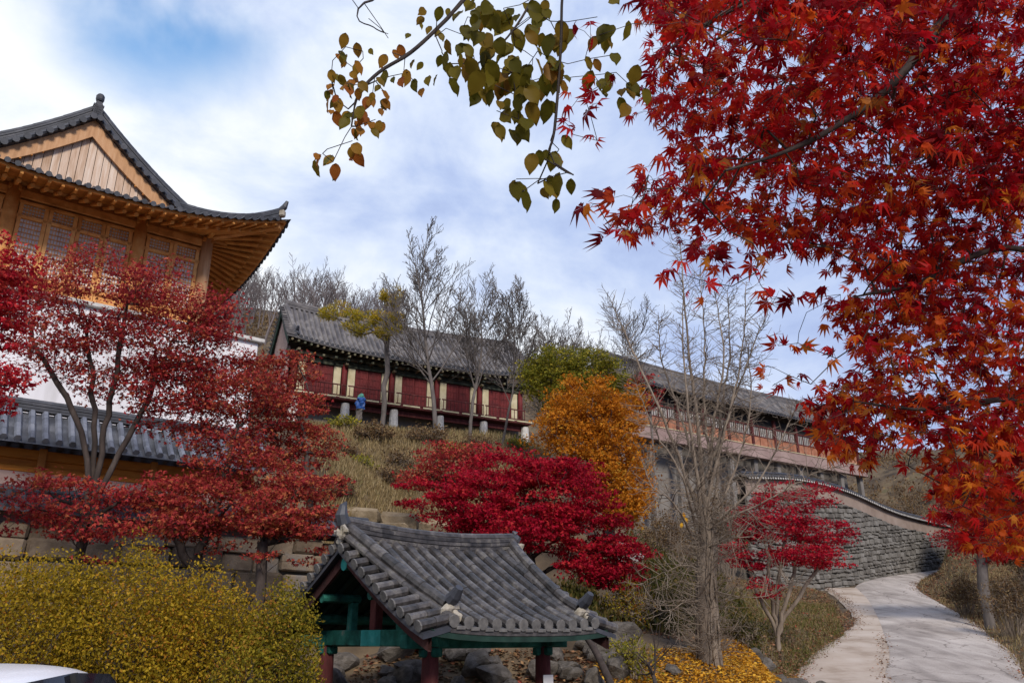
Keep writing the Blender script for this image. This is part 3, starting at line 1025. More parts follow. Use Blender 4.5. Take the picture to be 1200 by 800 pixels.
def HR(x, y, hip=False):
    dx = min(HO - x, x + HW + HO)
    dy = min(y + HO, HL + HO - y)
    d = dx if not hip else min(dx, dy)
    edge = max(0, 1 - min(dx, dy) / 3.0)
    return ZE + hh(max(0, d)) + .95 * upturn(x, y) * edge


mt = MB()
me_ = mt
XC = -HW / 2
dg = GYL + HO
ZR = ZE + hh(HW / 2 + HO)
# side slopes (both sides) and end slopes (both ends)
for sgn in (1, -1):
    ys = np.concatenate([np.linspace(-HO, GYL, 14), np.linspace(GYL + .01, HL - GYL - .01, 12), np.linspace(HL - GYL, HL + HO, 14)])
    G = []
    for y in ys:
        din = HW / 2 + HO if GYL < y < HL - GYL else max(0.0, min(y + HO, HL + HO - y))
        row = []
        for k in np.linspace(0, 1, 12):
            dd = din * (1 - k)
            x = (HO - dd) if sgn > 0 else (-HW - HO + dd)
            row.append([x, y, HR(x, y)])
        G.append(row)
    G = np.array(G)
    mt.grid(G, flip=sgn < 0)
    for y in np.arange(-HO + .12, HL + HO, .25):
        din = HW / 2 + HO if GYL - .35 < y < HL - GYL + .35 else max(0.0, min(y + HO, HL + HO - y))
        if din < .2:
            continue
        pts = []
        for k in np.linspace(0, 1, 8):
            dd = din * (1 - k)
            x = (HO - dd) if sgn > 0 else (-HW - HO + dd)
            pts.append([x, y, HR(x, y) + .04])
        rib_line(mt, pts, .075, .4, 6)
        me_.disc(np.array(pts[-1]), (sgn, 0, -.1), .082, 8, 0, .03)
for sgn in (1, -1):
    xs = np.linspace(-HW - HO, HO, 36)
    G = []
    for x in xs:
        din = min(dg, HO - x, x + HW + HO)
        row = []
        for k in np.linspace(0, 1, 9):
            dd = max(0, din) * (1 - k)
            y = (-HO + dd) if sgn > 0 else (HL + HO - dd)
            row.append([x, y, ZE + hh(dd) + .95 * upturn(x, y) * max(0, 1 - dd / 3)])
        G.append(row)
    mt.grid(np.array(G), flip=sgn > 0)
    for x in np.arange(-HW - HO + .15, HO, .25):
        din = min(dg, HO - x, x + HW + HO)
        if din < .2:
            continue
        pts = []
        for k in np.linspace(0, 1, 7):
            dd = din * (1 - k)
            y = (-HO + dd) if sgn > 0 else (HL + HO - dd)
            pts.append([x, y, ZE + hh(dd) + .95 * upturn(x, y) * max(0, 1 - dd / 3) + .04])
        rib_line(mt, pts, .075, .4, 6)
        me_.disc(np.array(pts[-1]), (0, -sgn, -.1), .082, 8, 0, .03)
mt.build("roof_tiles", M["tile_dark"], hall)
# gable walls, verge tiles and ridges at both ends
zg = ZE + hh(dg)
for sgn, yg in ((1, GYL), (-1, HL - GYL)):
    gm, bm_ = MB(), MB()
    hx = HW / 2 + HO - dg
    n = 26
    for i in range(n):
        xa, xb = XC - hx + 2 * hx * i / n, XC - hx + 2 * hx * (i + .93) / n
        xm = (xa + xb) / 2
        za = HR(xm, HL / 2) - .28
        if za > zg + .05:
            gm.box((xm, yg + sgn * .12, (zg - .2 + za) / 2), (xb - xa, .05, za - zg + .2), b=.006)
    gm.build("gable_planks", M["wood_plank"], hall)
    back = MB()
    back.add([[XC - hx, yg + sgn * .2, zg - .2], [XC + hx, yg + sgn * .2, zg - .2], [XC, yg + sgn * .2, ZR - .1]], [[0, 1, 2]])
    back.build("gable_backing", M["wood_under"], hall)
    for sx in (-1, 1):
        bb = MB()
        xs = np.linspace(0, hx + .35, 10)
        top = np.array([[XC + sx * x, yg, HR(XC + sx * x, HL / 2) - .10] for x in xs])
        hgt = np.interp(xs, [0, hx], [.62, .42])
        Gb = np.array([top, top + np.array([0, -sgn * .07, 0]), top + np.stack([0 * xs, 0 * xs - sgn * .07, -hgt], -1), top + np.stack([0 * xs, 0 * xs, -hgt], -1), top])
        bb.grid(Gb)
        bb.build("bargeboard", M["wood_pale"], hall)
        bt = MB()
        for x in np.arange(.15, hx + .4, .27):
            p = np.array([XC + sx * x, yg - sgn * .02, HR(XC + sx * x, HL / 2) - .62])
            bt.box(p, (.06, .09, .07), b=.005)
        bt.build("batten_blocks", M["wood_under"], hall)
        # verge tiles
        vt = MB()
        for x in np.arange(.1, hx + .5, .27):
            z = HR(XC + sx * x, HL / 2)
            a, b = np.array([XC + sx * x, yg + sgn * .5, z + .06]), np.array([XC + sx * x, yg - sgn * .30, z + .0])
            rib_line(vt, [a, (a + b) / 2, b], .105, .4, 8)
        G = np.array([[[XC + sx * x, yg + dy, HR(XC + sx * x, HL / 2) - .08] for dy in (-sgn * .24, sgn * .5)] for x in np.linspace(0, hx + .3, 8)])
        vt.grid(G)
        vt.build("verge_tiles", M["tile_dark"], hall)
        # descending ridge then hip ridge
        rm = MB()
        xs = np.linspace(.1, hx + .1, 12)
        ridge_stack(rm, np.array([[XC + sx * x, yg + sgn * .16, HR(XC + sx * x, HL / 2) + .03] for x in xs]), .26, .46, 5, .11)
        rm.build("descending_ridge", M["tile_dark"], hall)
        rm = MB()
        dd = np.linspace(dg + .1, .28, 14)
        cyy = (lambda d: -HO + d) if sgn > 0 else (lambda d: HL + HO - d)
        hp = np.array([[(HO - d) if sx > 0 else (-HW - HO + d), cyy(d), HR(HO - d, cyy(d), True) + .04 + .12 * max(0, 1 - d / 1.0)] for d in dd])
        ridge_stack(rm, hp, .24, .28, 4, .10)
        hr_ = rm.build("hip_ridge", M["tile_dark"], hall)
        hm = MB()
        e = hp[-1] + [0, 0, .3]
        v = unit(hp[-1] - hp[-2])
        hm.tube([e, e + v * .12 + [0, 0, .1], e + v * .2 + [0, 0, .28]], [.11, .1, .05], 8)
        hm.build("horn_tile", M["tile_dark"], hr_)
        hm = MB()
        hm.box(hp[-1] + v * .06 + [0, 0, .16], (.2, .2, .24), rz=R(45), b=.04)
        hm.build("mortar_tip", M["mortar"], hr_)
rm = MB()
ys = np.linspace(GYL - .12, HL - GYL + .12, 20)
ridge_stack(rm, np.array([[XC, y, ZR - .02 + .12 * abs((y - HL / 2) / (HL / 2)) ** 2.5] for y in ys]), .28, .42, 5, .11)
rdg = rm.build("ridge", M["tile_dark"], hall)
hm = MB()
hm.lathe([(.11, 0), (.13, .06), (.13, .2), (.09, .26), (.02, .28)], (XC, GYL - .05, ZR + .62), 10)
hm.build("finial_tile", M["tile_dark"], rdg)
# soffit boards + rafters
zin = HZ + .12


def eave_z(x, y):
    return HR(x, y, True)


sm = MB()
for sgn in (1, -1):
    G = [[[x if k == 0 else min(max(x, -HW), 0), (-HO + .1 if sgn > 0 else HL + HO - .1) if k == 0 else (0.1 if sgn > 0 else HL - .1), (eave_z(x, -HO) - .07) if k == 0 else zin + .16] for k in (0, 1)] for x in np.linspace(-HW - HO + .1, HO - .1, 40)]
    sm.grid(np.array(G))
    G = [[[(HO - .1 if sgn > 0 else -HW - HO + .1) if k == 0 else (-.1 if sgn > 0 else -HW + .1), y if k == 0 else min(max(y, 0), HL), (eave_z(HO if sgn > 0 else -HW - HO, y) - .07) if k == 0 else zin + .16] for k in (0, 1)] for y in np.linspace(-HO + .1, HL + HO - .1, 60)]
    sm.grid(np.array(G))
sm.build("soffit", M["wood_under"], hall)


def fan(e, lo, hi):
    """start coordinate of a rafter whose eave end is at e (walls at lo..hi)"""
    k = 1.3
    if e > hi - k:
        return hi - k + (e - hi + k) * k / (k + HO)
    if e < lo + k:
        return lo + k - (lo + k - e) * k / (k + HO)
    return e


for x in np.arange(-HW - HO + .3, HO - .15, .34):
    q = MB()
    a = np.array([fan(x, -HW, 0), .15, zin + .1])
    b = np.array([x, -HO + .55, eave_z(x, -HO) - .16])
    q.tube([a, b], .065, 8)
    q.beam(b + (a - b) * .25 + [0, 0, .06], np.array([x, -HO + .12, eave_z(x, -HO) - .10]), .08, .09)
    q.build("rafter", M["wood_under"], hall)
for y in np.arange(-HO + .3, HL + HO - .15, .34):
    q = MB()
    a = np.array([-.15, fan(y, 0, HL), zin + .1])
    b = np.array([HO - .55, y, eave_z(HO, y) - .16])
    q.tube([a, b], .065, 8)
    q.beam(b + (a - b) * .25 + [0, 0, .06], np.array([HO - .12, y, eave_z(HO, y) - .10]), .08, .09)
    q.build("rafter", M["wood_under"], hall)
for nm, pts in (("eaves_board", [(x, -HO + .14, eave_z(x, -HO) - .02) for x in np.linspace(-HW - HO + .15, HO - .15, 30)]), ("eaves_board", [(HO - .14, y, eave_z(HO, y) - .02) for y in np.linspace(-HO + .15, HL + HO - .15, 40)])):
    q = MB()
    for a, b in zip(pts[:-1], pts[1:]):
        q.beam(a, b, .05, .09)
    q.build(nm, M["wood"], hall)
q = MB()
q.beam((-.3, .3, zin + .02), (HO - .25, -HO + .25, eave_z(HO, -HO) - .22), .2, .26, bev=.02)
q.build("hip_rafter", M["wood"], hall)
# frame
CXS = [0, -2.05, -5.55, -7.6]
CYS = [0, 3.0, 6.0, 9.0, 12.0, 15.0]
for (x, y) in [(x, 0) for x in CXS] + [(0, y) for y in CYS[1:]] + [(-7.6, y) for y in CYS[1:]]:
    q = MB()
    q.lathe([(.21, FLO), (.205, FLO + 1.4), (.19, HZ + .1)], (x, y, 0), 14)
    cobj = q.build("column", M["wood_pale"] if (x, y) == (0, 0) else M["wood"], hall, smooth=True)  # corner column's sunlit look is put into a paler timber colour
    q = MB()
    q.box((x, y, HZ + .0), (.34, .34, .2), b=.03)
    q.box((x, y - .25 if y == 0 else y, HZ + .12), (.14, .8, .16), b=.02)
    if x == 0:
        q.box((x + .25, y, HZ + .125), (.8, .14, .16), b=.02)
    q.build("bracket", M["wood_under"], cobj)
for a, b in zip(CXS[:-1], CXS[1:]):
    mx_ = (a + b) / 2
    ln = abs(a - b)
    q = MB()
    q.tube([(a, -.02, HZ + .30), (b, -.02, HZ + .30)], .15, 12)
    q.build("eaves_purlin", M["wood"], hall)
    q = MB()
    q.box((mx_, 0, HZ - .12), (ln - .3, .16, .26), b=.02)
    q.build("lintel", M["wood"], hall)
    q = MB()
    q.box((mx_, .05, HZ + .08), (ln - .3, .08, .16))
    q.build("frieze", M["wood_under"], hall)
    # lattice window bay
    npan = 2 if ln < 3 else 4
    wn = MB()
    for zz, h_ in ((HZ - .36, .09), (HZ - .82, .1), (FLO + .75, .12), (FLO + .12, .2)):
        wn.box((mx_, 0, zz), (ln - .35, .13, h_), b=.01)
    for k in range(npan):
        x0 = b + .2 + (ln - .4) * k / npan
        x1 = b + .2 + (ln - .4) * (k + 1) / npan
        q = wn
        for xx in (x0 + .06, x1 - .06):
            q.box((xx, -.005, (HZ - .36 + FLO) / 2), (.11, .12, HZ - .36 - FLO), b=.008)
        nlat = 7
        for j in range(1, nlat):
            xx = x0 + .12 + (x1 - x0 - .24) * j / nlat
            q.box((xx, .01, (HZ - .87 + FLO + .81) / 2), (.016, .03, HZ - .87 - FLO - .81))
            q.box((xx, .01, HZ - .59), (.022, .03, .36))
        for zz in np.arange(FLO + .9, HZ - .9, .15):
            q.box(((x0 + x1) / 2, .012, zz), (x1 - x0 - .24, .03, .016))
        for zz in (HZ - .5, HZ - .6, HZ - .7):
            q.box(((x0 + x1) / 2, .012, zz), (x1 - x0 - .24, .03, .022))
    wob = wn.build("window_frame", M["wood"], hall)
    for k in range(npan):
        x0 = b + .2 + (ln - .4) * k / npan
        x1 = b + .2 + (ln - .4) * (k + 1) / npan
        q = MB()
        q.box(((x0 + x1) / 2, .06, (HZ - .4 + FLO + .8) / 2), (x1 - x0 - .2, .02, HZ - .4 - FLO - .8))
        q.build("pane", M["lattice_paper"], wob)
    q = MB()
    q.box((mx_, .02, FLO + .45), (ln - .4, .05, .5))
    q.build("sill_panel", M["wood"], hall)
for a, b in zip(CYS[:-1], CYS[1:]):
    q = MB()
    q.tube([(.02, a, HZ + .30), (.02, b, HZ + .30)], .15, 12)
    q.build("eaves_purlin", M["wood"], hall)
    q = MB()
    q.box((0, (a + b) / 2, (FLO + HZ) / 2), (.1, b - a - .3, HZ - FLO))
    q.box((0, (a + b) / 2, HZ - .12), (.18, b - a - .3, .26), b=.02)
    q.build("side_wall", M["wood"], hall)
q = MB()
q.box((-HW / 2, HL - .1, (FLO + HZ) / 2), (HW - .3, .1, HZ - FLO))
q.box((-HW + .05, HL / 2, (FLO + HZ) / 2), (.1, HL - .3, HZ - FLO))
q.build("rear_wall", M["wood"], hall)

podium = thing("terrace_wall", "tall white plaster terrace wall below the timber hall, behind the red maples", "wall", (HALL_C[0], HALL_C[1], 0), HRZ)
q = MB()
q.box((-HW / 2 + .5, HL / 2 - .1, (FLO - .12 + 4.5) / 2), (HW + 2.4, HL + 2.0, FLO - .12 - 4.5), b=.03)
q.build("plaster_face", M["white_wall"], podium)
q = MB()
q.box((-HW / 2 + .5, HL / 2 - .1, FLO - .055), (HW + 2.7, HL + 2.3, .13), b=.02)
q.build("coping", M["pale_stone"], podium)

# ------------------------------------------------------------------ long tiled corridor wall on the terrace
o = P(0, 575, 17.5) + H2 * .2
o[2] = 0
corr = thing("tiled_wall", "long low wall with grey-blue tiled roof and orange timber band behind the left maple", "wall", tuple(o), HRZ)
x0, x1 = -9.0, 5.6
q = MB()
q.box(((x0 + x1) / 2, .35, 4.55), (x1 - x0, .6, 1.2), b=.02)
q.build("plaster_base", M["pink_wall"], corr)
q = MB()
q.box(((x0 + x1) / 2, .22, 4.42), (x1 - x0 + .1, .5, .1), b=.02)
q.build("stone_ledge", M["pale_stone"], corr)
q = MB()
for zz, h_, dp in ((5.22, .14, .5), (5.55, .22, .52)):
    q.box(((x0 + x1) / 2, .3, zz), (x1 - x0, dp, h_), b=.015)
q.box(((x0 + x1) / 2, .34, 5.38), (x1 - x0 - .02, .44, .3))
q.build("timber_band", M["orange_wood"], corr)
for x in np.arange(x0 + .1, x1 + .1, 2.4):
    q = MB()
    q.box((x, .06, 5.2), (.16, .12, 1.0), b=.015)
    q.build("post", M["wood_under"], corr)


def SC(x, tt, side):
    return np.array([x, .35 + side * .95 * tt, 5.72 + .88 * (1 - tt) ** 1.1])


q = MB()
for side in (-1, 1):
    G = np.array([[SC(x, k, side) for k in np.linspace(0, 1, 5)] for x in (x0 - .2, x1 + .25)])
    q.grid(G, flip=side > 0)
    G[..., 2] -= .06
    q.grid(G, flip=side < 0)
    for x in np.arange(x0 - .1, x1 + .25, .27):
        pts = np.array([SC(x, k, side) + [0, 0, .03] for k in np.linspace(.03, 1, 5)])
        rib_line(q, pts, .075, .3, 6)
q.build("roof_tiles", M["tile_blue"], corr)
q = MB()
ridge_stack(q, np.array([[x, .35, 6.58] for x in np.linspace(x0 - .25, x1 + .3, 20)]), .2, .2, 3, .08)
q.build("ridge", M["tile_dark"], corr)

# ------------------------------------------------------------------ middle hall
MRZ = math.pi / 2 - MID_A
mid = thing("red_hall", "long red hall with cream wall strips, weathered tiled gable roof and white stilts", "hall", tuple(MID0), MRZ)
ML, MW = 15.9, 2.6
mroot = bpy.data.objects.new("roof", None)
sc.collection.objects.link(mroot)
mroot.parent = mid
mroot.location = (ML / 2, MW, 0)
SM, _ = gable_roof(mroot, ML / 2, MW, 16.95, 20.0, ML / 2 - .25, .30, .4, .085, sag=.3, up=.45, verge=.45, rib_n=5, m_tile=M["tile_far"], m_end=M["tile_dark"], ridge=(.26, .34, 4, .1), m_mortar=M["tile_dark"])
BX = [.75 + (ML - 1.5) * k / 5 for k in range(6)]
MF = 14.25                                 # floor level
YF = .95                                   # wall line
for x in BX:
    q = MB()
    q.lathe([(.17, MF), (.16, 16.6)], (x, YF, 0), 10)
    cobj = q.build("column", M["red_door"], mid, smooth=True)
    q = MB()
    for k, (sz, zz) in enumerate(((.5, 16.35), (.9, 16.52), (1.2, 16.69))):
        q.box((x, YF - .1 * k, zz), (sz, .16, .14), b=.02)
        q.box((x, YF - .25, zz + .003), (.16, sz * .9, .14), b=.02)
    q.build("bracket", M["bracket"], cobj)
for a, b in zip(BX[:-1], BX[1:]):
    ln = b - a
    for k in (-1, 1):
        q = MB()
        xx = (a if k < 0 else b) - k * .42
        q.box((xx, YF + .04, MF + 1.05), (.42, .1, 1.9), b=.008)
        q.build("wall_strip", M["cream"], mid)
    mx_ = (a + b) / 2
    w_ = ln - 1.3
    for k in range(2):
        d_ = MB()
        xx = mx_ + (k - .5) * w_ / 2
        d_.box((xx, YF + .06, MF + 1.02), (w_ / 2 - .02, .06, 1.96), b=.008)
        for j in range(4):
            d_.box((xx - w_ / 4 + w_ / 2 * (j + .5) / 4, YF + .02, MF + 1.2), (.035, .03, 1.5))
        for j in range(5):
            d_.box((xx, YF + .022, MF + .3 + j * .4), (w_ / 2 - .06, .03, .04))
        d_.build("door", M["red_door"], mid)
    q = MB()
    q.box((mx_, YF, MF + 2.12), (ln - .3, .18, .24), b=.02)
    q.build("lintel", M["bracket"], mid)
    q = MB()
    for j in range(3):
        xx = a + ln * (j + 1) / 4
        q.box((xx, YF - .05, 16.50), (.8, .16, .13), b=.02)
        q.box((xx, YF - .15, 16.66), (1.0, .3, .13), b=.02)
        q.box((xx, YF - .25, 16.58), (.14, .8, .13), b=.02)
    q.build("bracket_set", M["bracket"], mid)
    # veranda handrail
    q = MB()
    q.box((mx_, .22, MF + .72), (ln - .1, .06, .07), b=.01)
    q.box((mx_, .22, MF + .12), (ln - .1, .06, .06), b=.01)
    for xx in np.arange(a + .15, b, .24):
        q.box((xx, .22, MF + .42), (.035, .035, .6))
    q.build("handrail", M["red_paint"], mid)
for x in np.arange(.3, ML - .2, .36):
    q = MB()
    k = x - ML / 2
    p0 = SM(k, .98, -1) + np.array([ML / 2, MW, -.22])
    q.tube([p0 + [0, 0, 0], [x, YF + .4, p0[2] + .32]], .07, 7)
    q.build("rafter", M["bracket"], mid)
q = MB()
q.box((ML / 2, YF + .12, 16.55), (ML - 1.2, .1, .75))
q.build("frieze", M["bracket"], mid)
q = MB()
q.box((ML / 2, .55, MF - .11), (ML - 1.0, 1.1, .16), b=.02)
q.build("veranda_floor", M["red_paint"], mid)
q = MB()
for x in np.arange(.6, ML - 1, 1.25):
    q.box((x + .58, -.02, MF - .05), (1.05, .05, .09), b=.01)
q.build("veranda_edge", M["cream"], mid)
q = MB()
q.box((ML / 2, .5, MF - .42), (ML - 1.0, .14, .3), b=.02)
q.build("floor_beam", M["red_paint"], mid)
for x in BX:
    q = MB()
    q.lathe([(.31, 11.2), (.28, 12.9), (.23, MF - .3)], (x, .35, 0), 10)
    q.build("stilt", M["pale_stone"], mid)
q = MB()
q.box((ML / 2, YF + .5, 12.8), (ML - 1.3, .2, 2.4))
q.build("undercroft_wall", M["grey_wall"], mid)
q = MB()
q.box((.36, 2.6, 15.6), (.14, 3.2, 2.9))
for k in np.arange(1.1, 4.2, .32):
    zt = SM(-ML / 2 + .7, abs(k - MW) / MW, 1)[2] - .25
    q.box((.26, k, (16.0 + zt) / 2), (.07, .29, zt - 16.0), b=.01)
q.box((ML - .7, 2.6, 15.6), (.14, 3.2, 2.9))
q.box((ML / 2, 4.2, 15.6), (ML - 1.6, .14, 2.9))
q.build("gable_wall", M["pink_wall"], mid)
for sy in (-1, 1):
    for sx in (-1, 1):
        q = MB()
        qs = np.linspace(0, .97, 8)
        top = np.array([SM(sx * (ML / 2 - .12), k, sy) for k in qs]) + [ML / 2, MW, 0]
        q.grid(np.array([[p + [0, 0, -.10] for p in top], [p + [.06 * sx, 0, -.10] for p in top], [p + [.06 * sx, 0, -.55] for p in top], [p + [0, 0, -.55] for p in top], [p + [0, 0, -.1] for p in top]]))
        q.build("bargeboard", M["dark_green"], mid)

# blue bundle standing by the hall
mb = MB()
p = onp(419, 505, 40.6)
base = np.array([0, 0, 0.0])
k = np.random.RandomState(3)
prof = [(.13, 0), (.15, .1), (.14, .3), (.17, .5), (.23, .6), (.22, .72), (.25, .9), (.22, 1.02), (.24, 1.12), (.15, 1.22), (.16, 1.3), (.08, 1.42), (.02, 1.45)]
an = np.arange(14) * 2 * math.pi / 14
V = []
for i, (r, z) in enumerate(prof):
    for a in an:
        rr_ = r * (1 + .22 * math.sin(3 * a + i * 1.7) + .14 * math.sin(5 * a + 2.3 * i) + k.uniform(-.08, .08))
        V.append([rr_ * math.cos(a) + .06 * z, rr_ * .8 * math.sin(a), z])
F = [[i * 14 + j, i * 14 + (j + 1) % 14, (i + 1) * 14 + (j + 1) % 14, (i + 1) * 14 + j] for i in range(len(prof) - 1) for j in range(14)]
lo = [f for f in F if f[0] < 4 * 14]
mi_ = [f for f in F if 4 * 14 <= f[0] < 9 * 14]
hi = [f for f in F if f[0] >= 9 * 14]
mb.V.append(np.array(V))
mb.F += [(np.array(lo), 0), (np.array(mi_), 1), (np.array(hi), 2)]
mb.n = len(V)
tag(mb.build("tarp_bundle", [M["bark_grey"], M["blue_tarp"], M["teal_tarp"]], smooth=False, loc=tuple(p + [0, 0, .45])), "upright blue tarpaulin bundle standing in front of the red hall", "tarp bundle")

# ------------------------------------------------------------------ right hall
RA = R(55.5)
RRZ = math.pi / 2 - RA
RH0 = np.array([7.9, 56.0, 0])
rh = thing("long_hall", "long hall with grey tiled roof, terracotta panels and pink floor band above the stone wall", "hall", tuple(RH0), RRZ)
RLN, RW = 30.0, 2.6
rroot = bpy.data.objects.new("roof", None)
sc.collection.objects.link(rroot)
rroot.parent = rh
rroot.location = (RLN / 2, RW, 0)
SRf, _ = gable_roof(rroot, RLN / 2, RW, 19.2, 21.9, RLN / 2 - .2, .31, .5, .085, sag=.35, up=.35, verge=.4, rib_n=5, m_tile=M["tile_far"], m_end=M["tile_dark"], ridge=(.26, .32, 3, .1), back=False, m_mortar=M["tile_dark"])
NB = 10
RF = 16.15
for k in range(NB + 1):
    x = .6 + (RLN - 1.2) * k / NB
    q = MB()
    q.box((x, .9, (RF + 18.9) / 2), (.24, .24, 18.9 - RF), b=.02)
    q.build("post", M["red_paint"], rh)
    q = MB()
    q.box((x, 1.0, 12.2), (.42, .42, 7.0), b=.04)
    q.build("pillar", M["grey_wall"], rh)
for k in range(NB):
    a = .6 + (RLN - 1.2) * k / NB
    b = .6 + (RLN - 1.2) * (k + 1) / NB
    ln, mx_ = b - a, (a + b) / 2
    q = MB()
    for j in range(3):
        q.box((a + ln * (j + .5) / 3, .95, RF + .62), (ln / 3 - .08, .06, .9), b=.01)
    q.build("lower_panel", M["orange_panel"], rh)
    q = MB()
    q.box((mx_, .95, RF + 1.11), (ln - .2, .12, .08))
    q.box((mx_, .95, RF + 1.98), (ln - .2, .12, .1))
    for j in range(4):
        q.box((a + ln * j / 3 + (.1 if j == 0 else -.1 if j == 3 else 0), .95, RF + 1.55), (.08, .1, .86))
    fo = q.build("window_frame", M["red_paint"], rh)
    q = MB()
    for j in range(3):
        for i in range(1, 4):
            q.box((a + ln * (j + i / 4) / 3, .935, RF + 1.55), (.03, .03, .84))
    q.build("lattice", M["dark"], fo)
    q = MB()
    q.box((mx_, .99, RF + 1.55), (ln - .25, .03, .84))
    q.build("pane", M["old_paper"], fo)
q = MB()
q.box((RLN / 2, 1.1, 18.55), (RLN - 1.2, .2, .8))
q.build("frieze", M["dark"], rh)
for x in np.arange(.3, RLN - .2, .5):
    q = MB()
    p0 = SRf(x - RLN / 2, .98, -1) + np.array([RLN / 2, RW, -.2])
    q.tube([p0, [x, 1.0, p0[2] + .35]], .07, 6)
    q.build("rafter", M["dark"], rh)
q = MB()
q.box((RLN / 2, .55, RF - .42), (RLN - .6, .5, .95), b=.03)
q.build("floor_band", M["pink_wall"], rh)
q = MB()
q.box((RLN / 2, .27, RF + .09), (RLN - .6, .06, .07), b=.01)
q.build("floor_edge", M["cream"], rh)
q = MB()
q.box((RLN / 2, 2.4, 12.0), (RLN - 1.0, .2, 7.4))
q.build("undercroft_wall", M["grey_wall"], rh)
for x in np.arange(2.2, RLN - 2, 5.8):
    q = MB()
    q.box((x, 2.28, 13.6), (1.3, .06, .8))  # dark panel laid on the wall, shade painted in place of a real opening
    q.build("undercroft_shade_panel", M["dark"], rh)
q = MB()
q.box((.6, 2.6, 17.6), (.12, 3.2, 3.2))
q.box((RLN - .6, 2.6, 17.6), (.12, 3.2, 3.2))
q.box((RLN / 2, 4.2, 17.6), (RLN - 1.2, .12, 3.2))
for k in np.arange(1.1, 4.2, .35):
    zt = SRf(-RLN / 2 + .6, abs(k - RW) / RW, 1)[2] - .2
    q.box((.52, k, (18.9 + zt) / 2), (.06, .3, max(.1, zt - 18.9)))
q.build("gable_wall", M["orange_panel"], rh)

# ------------------------------------------------------------------ curved stone wall along the road
FOOT = [(884, 684, 46.5), (950, 692, 50), (1005, 686, 53.5), (1060, 675, 58.5), (1112, 664.5, 66), (1150, 661, 75)]
TOPS = [557, 560, 574, 599, 613, 622]
fp = np.array([P(*f) for f in FOOT])
tpz = np.array([P(f[0], t_, f[2])[2] for f, t_ in zip(FOOT, TOPS)])
ctr = spline(np.column_stack([fp[:, :2], np.arange(len(fp))]), 12)
dseg = np.concatenate([[0], np.cumsum(np.linalg.norm(np.diff(ctr[:, :2], axis=0), axis=1))])
ZB = np.interp(ctr[:, 2], np.arange(len(fp)), fp[:, 2]) - .5
ZT = spline(np.column_stack([tpz, tpz * 0, tpz * 0]), 12)[:, 0]


def wf(s):
    p = np.array([np.interp(s, dseg, ctr[:, 0]), np.interp(s, dseg, ctr[:, 1]), 0])
    p2 = np.array([np.interp(s + .2, dseg, ctr[:, 0]), np.interp(s + .2, dseg, ctr[:, 1]), 0])
    p1 = np.array([np.interp(s - .2, dseg, ctr[:, 0]), np.interp(s - .2, dseg, ctr[:, 1]), 0])
    tg = unit(p2 - p1)
    return p, tg, np.array([tg[1], -tg[0], 0])


cw = thing("coped_wall", "curving grey stone wall with pale plaster band and tiled coping beside the road", "wall", (0, 0, 0))
mb = MB()
Ltot = dseg[-1]
stone_course(mb, wf, 0, Ltot, lambda s: np.interp(s, dseg, ZB), lambda s: np.interp(s, dseg, ZT) - 1.0, .27, .2, .8, .30, bev=.05)
mb.build("stone_face", M["stone_grey"], cw)
ss = np.linspace(0, Ltot, 90)


def sweep(prof, zbase):
    G = []
    for s in ss:
        p, tg, nm = wf(s)
        zb_ = zbase(s)
        G.append([p + nm * a + np.array([0, 0, zb_ + z]) for a, z in prof])
    return np.array(G)


zt_ = lambda s: np.interp(s, dseg, ZT)
mb = MB()
G = []
for s in ss:
    p, tg, nm = wf(s)
    zb0, zt0 = np.interp(s, dseg, ZB), zt_(s) - 1.0
    G.append([p - nm * .06 + [0, 0, zb0], p - nm * .06 + [0, 0, zt0], p - nm * .6 + [0, 0, zt0], p - nm * .6 + [0, 0, zb0]])
mb.grid(np.array(G))
mb.build("core", M["joint"], cw)
mb = MB()
mb.grid(sweep([(.04, -1.02), (.04, -.18), (-.5, -.18), (-.5, -1.02), (.04, -1.02)], zt_))
mb.build("plaster_band", M["orange_plaster"], cw)
mb = MB()
mb.grid(sweep([(.3, -.2), (.28, -.12), (-.23, .12), (-.74, -.12), (-.76, -.2), (.3, -.2)], zt_))
for s in np.arange(0, Ltot, .26):
    p, tg, nm = wf(s)
    for a0, a1 in ((-.23, .31), (-.23, -.77)):
        rib_line(mb, [p + nm * a0 + [0, 0, zt_(s) + .14], p + nm * a1 + [0, 0, zt_(s) - .11]], .07, .4, 6)
mb.build("coping_tiles", M["tile"], cw)
mb = MB()
for s in np.arange(.13, Ltot, .26):
    p, tg, nm = wf(s)
    mb.disc(p + nm * .30 + [0, 0, zt_(s) - .17], nm, .06, 7, 0, .03)
mb.build("coping_tile_ends", M["pale_stone"], cw)
mb = MB()
rib_line(mb, np.array([wf(s)[0] - wf(s)[2] * .23 + [0, 0, zt_(s) + .2] for s in ss]), .1, .35, 7)
mb.build("coping_cap", M["tile_dark"], cw)


# ------------------------------------------------------------------ foliage tools
def palmate(lobes, wid=.17, droop=.12, fold=.04):
    """palm-shaped leaf, base at origin, tip +y"""
    V, F = [[0, 0, 0]], []
    for ang, ln in lobes:
        a = R(ang)
        t_ = np.array([math.sin(a), math.cos(a)])
        s_ = np.array([math.cos(a), -math.sin(a)])
        b = len(V)
        q1 = t_ * ln * .42 - s_ * wid * ln
        q2 = t_ * ln
        q3 = t_ * ln * .42 + s_ * wid * ln
        V += [[*q1, fold], [*q2, -droop * ln], [*q3, fold]]
        F.append([0, b, b + 1, b + 2])
    return np.array(V, float), np.array(F)


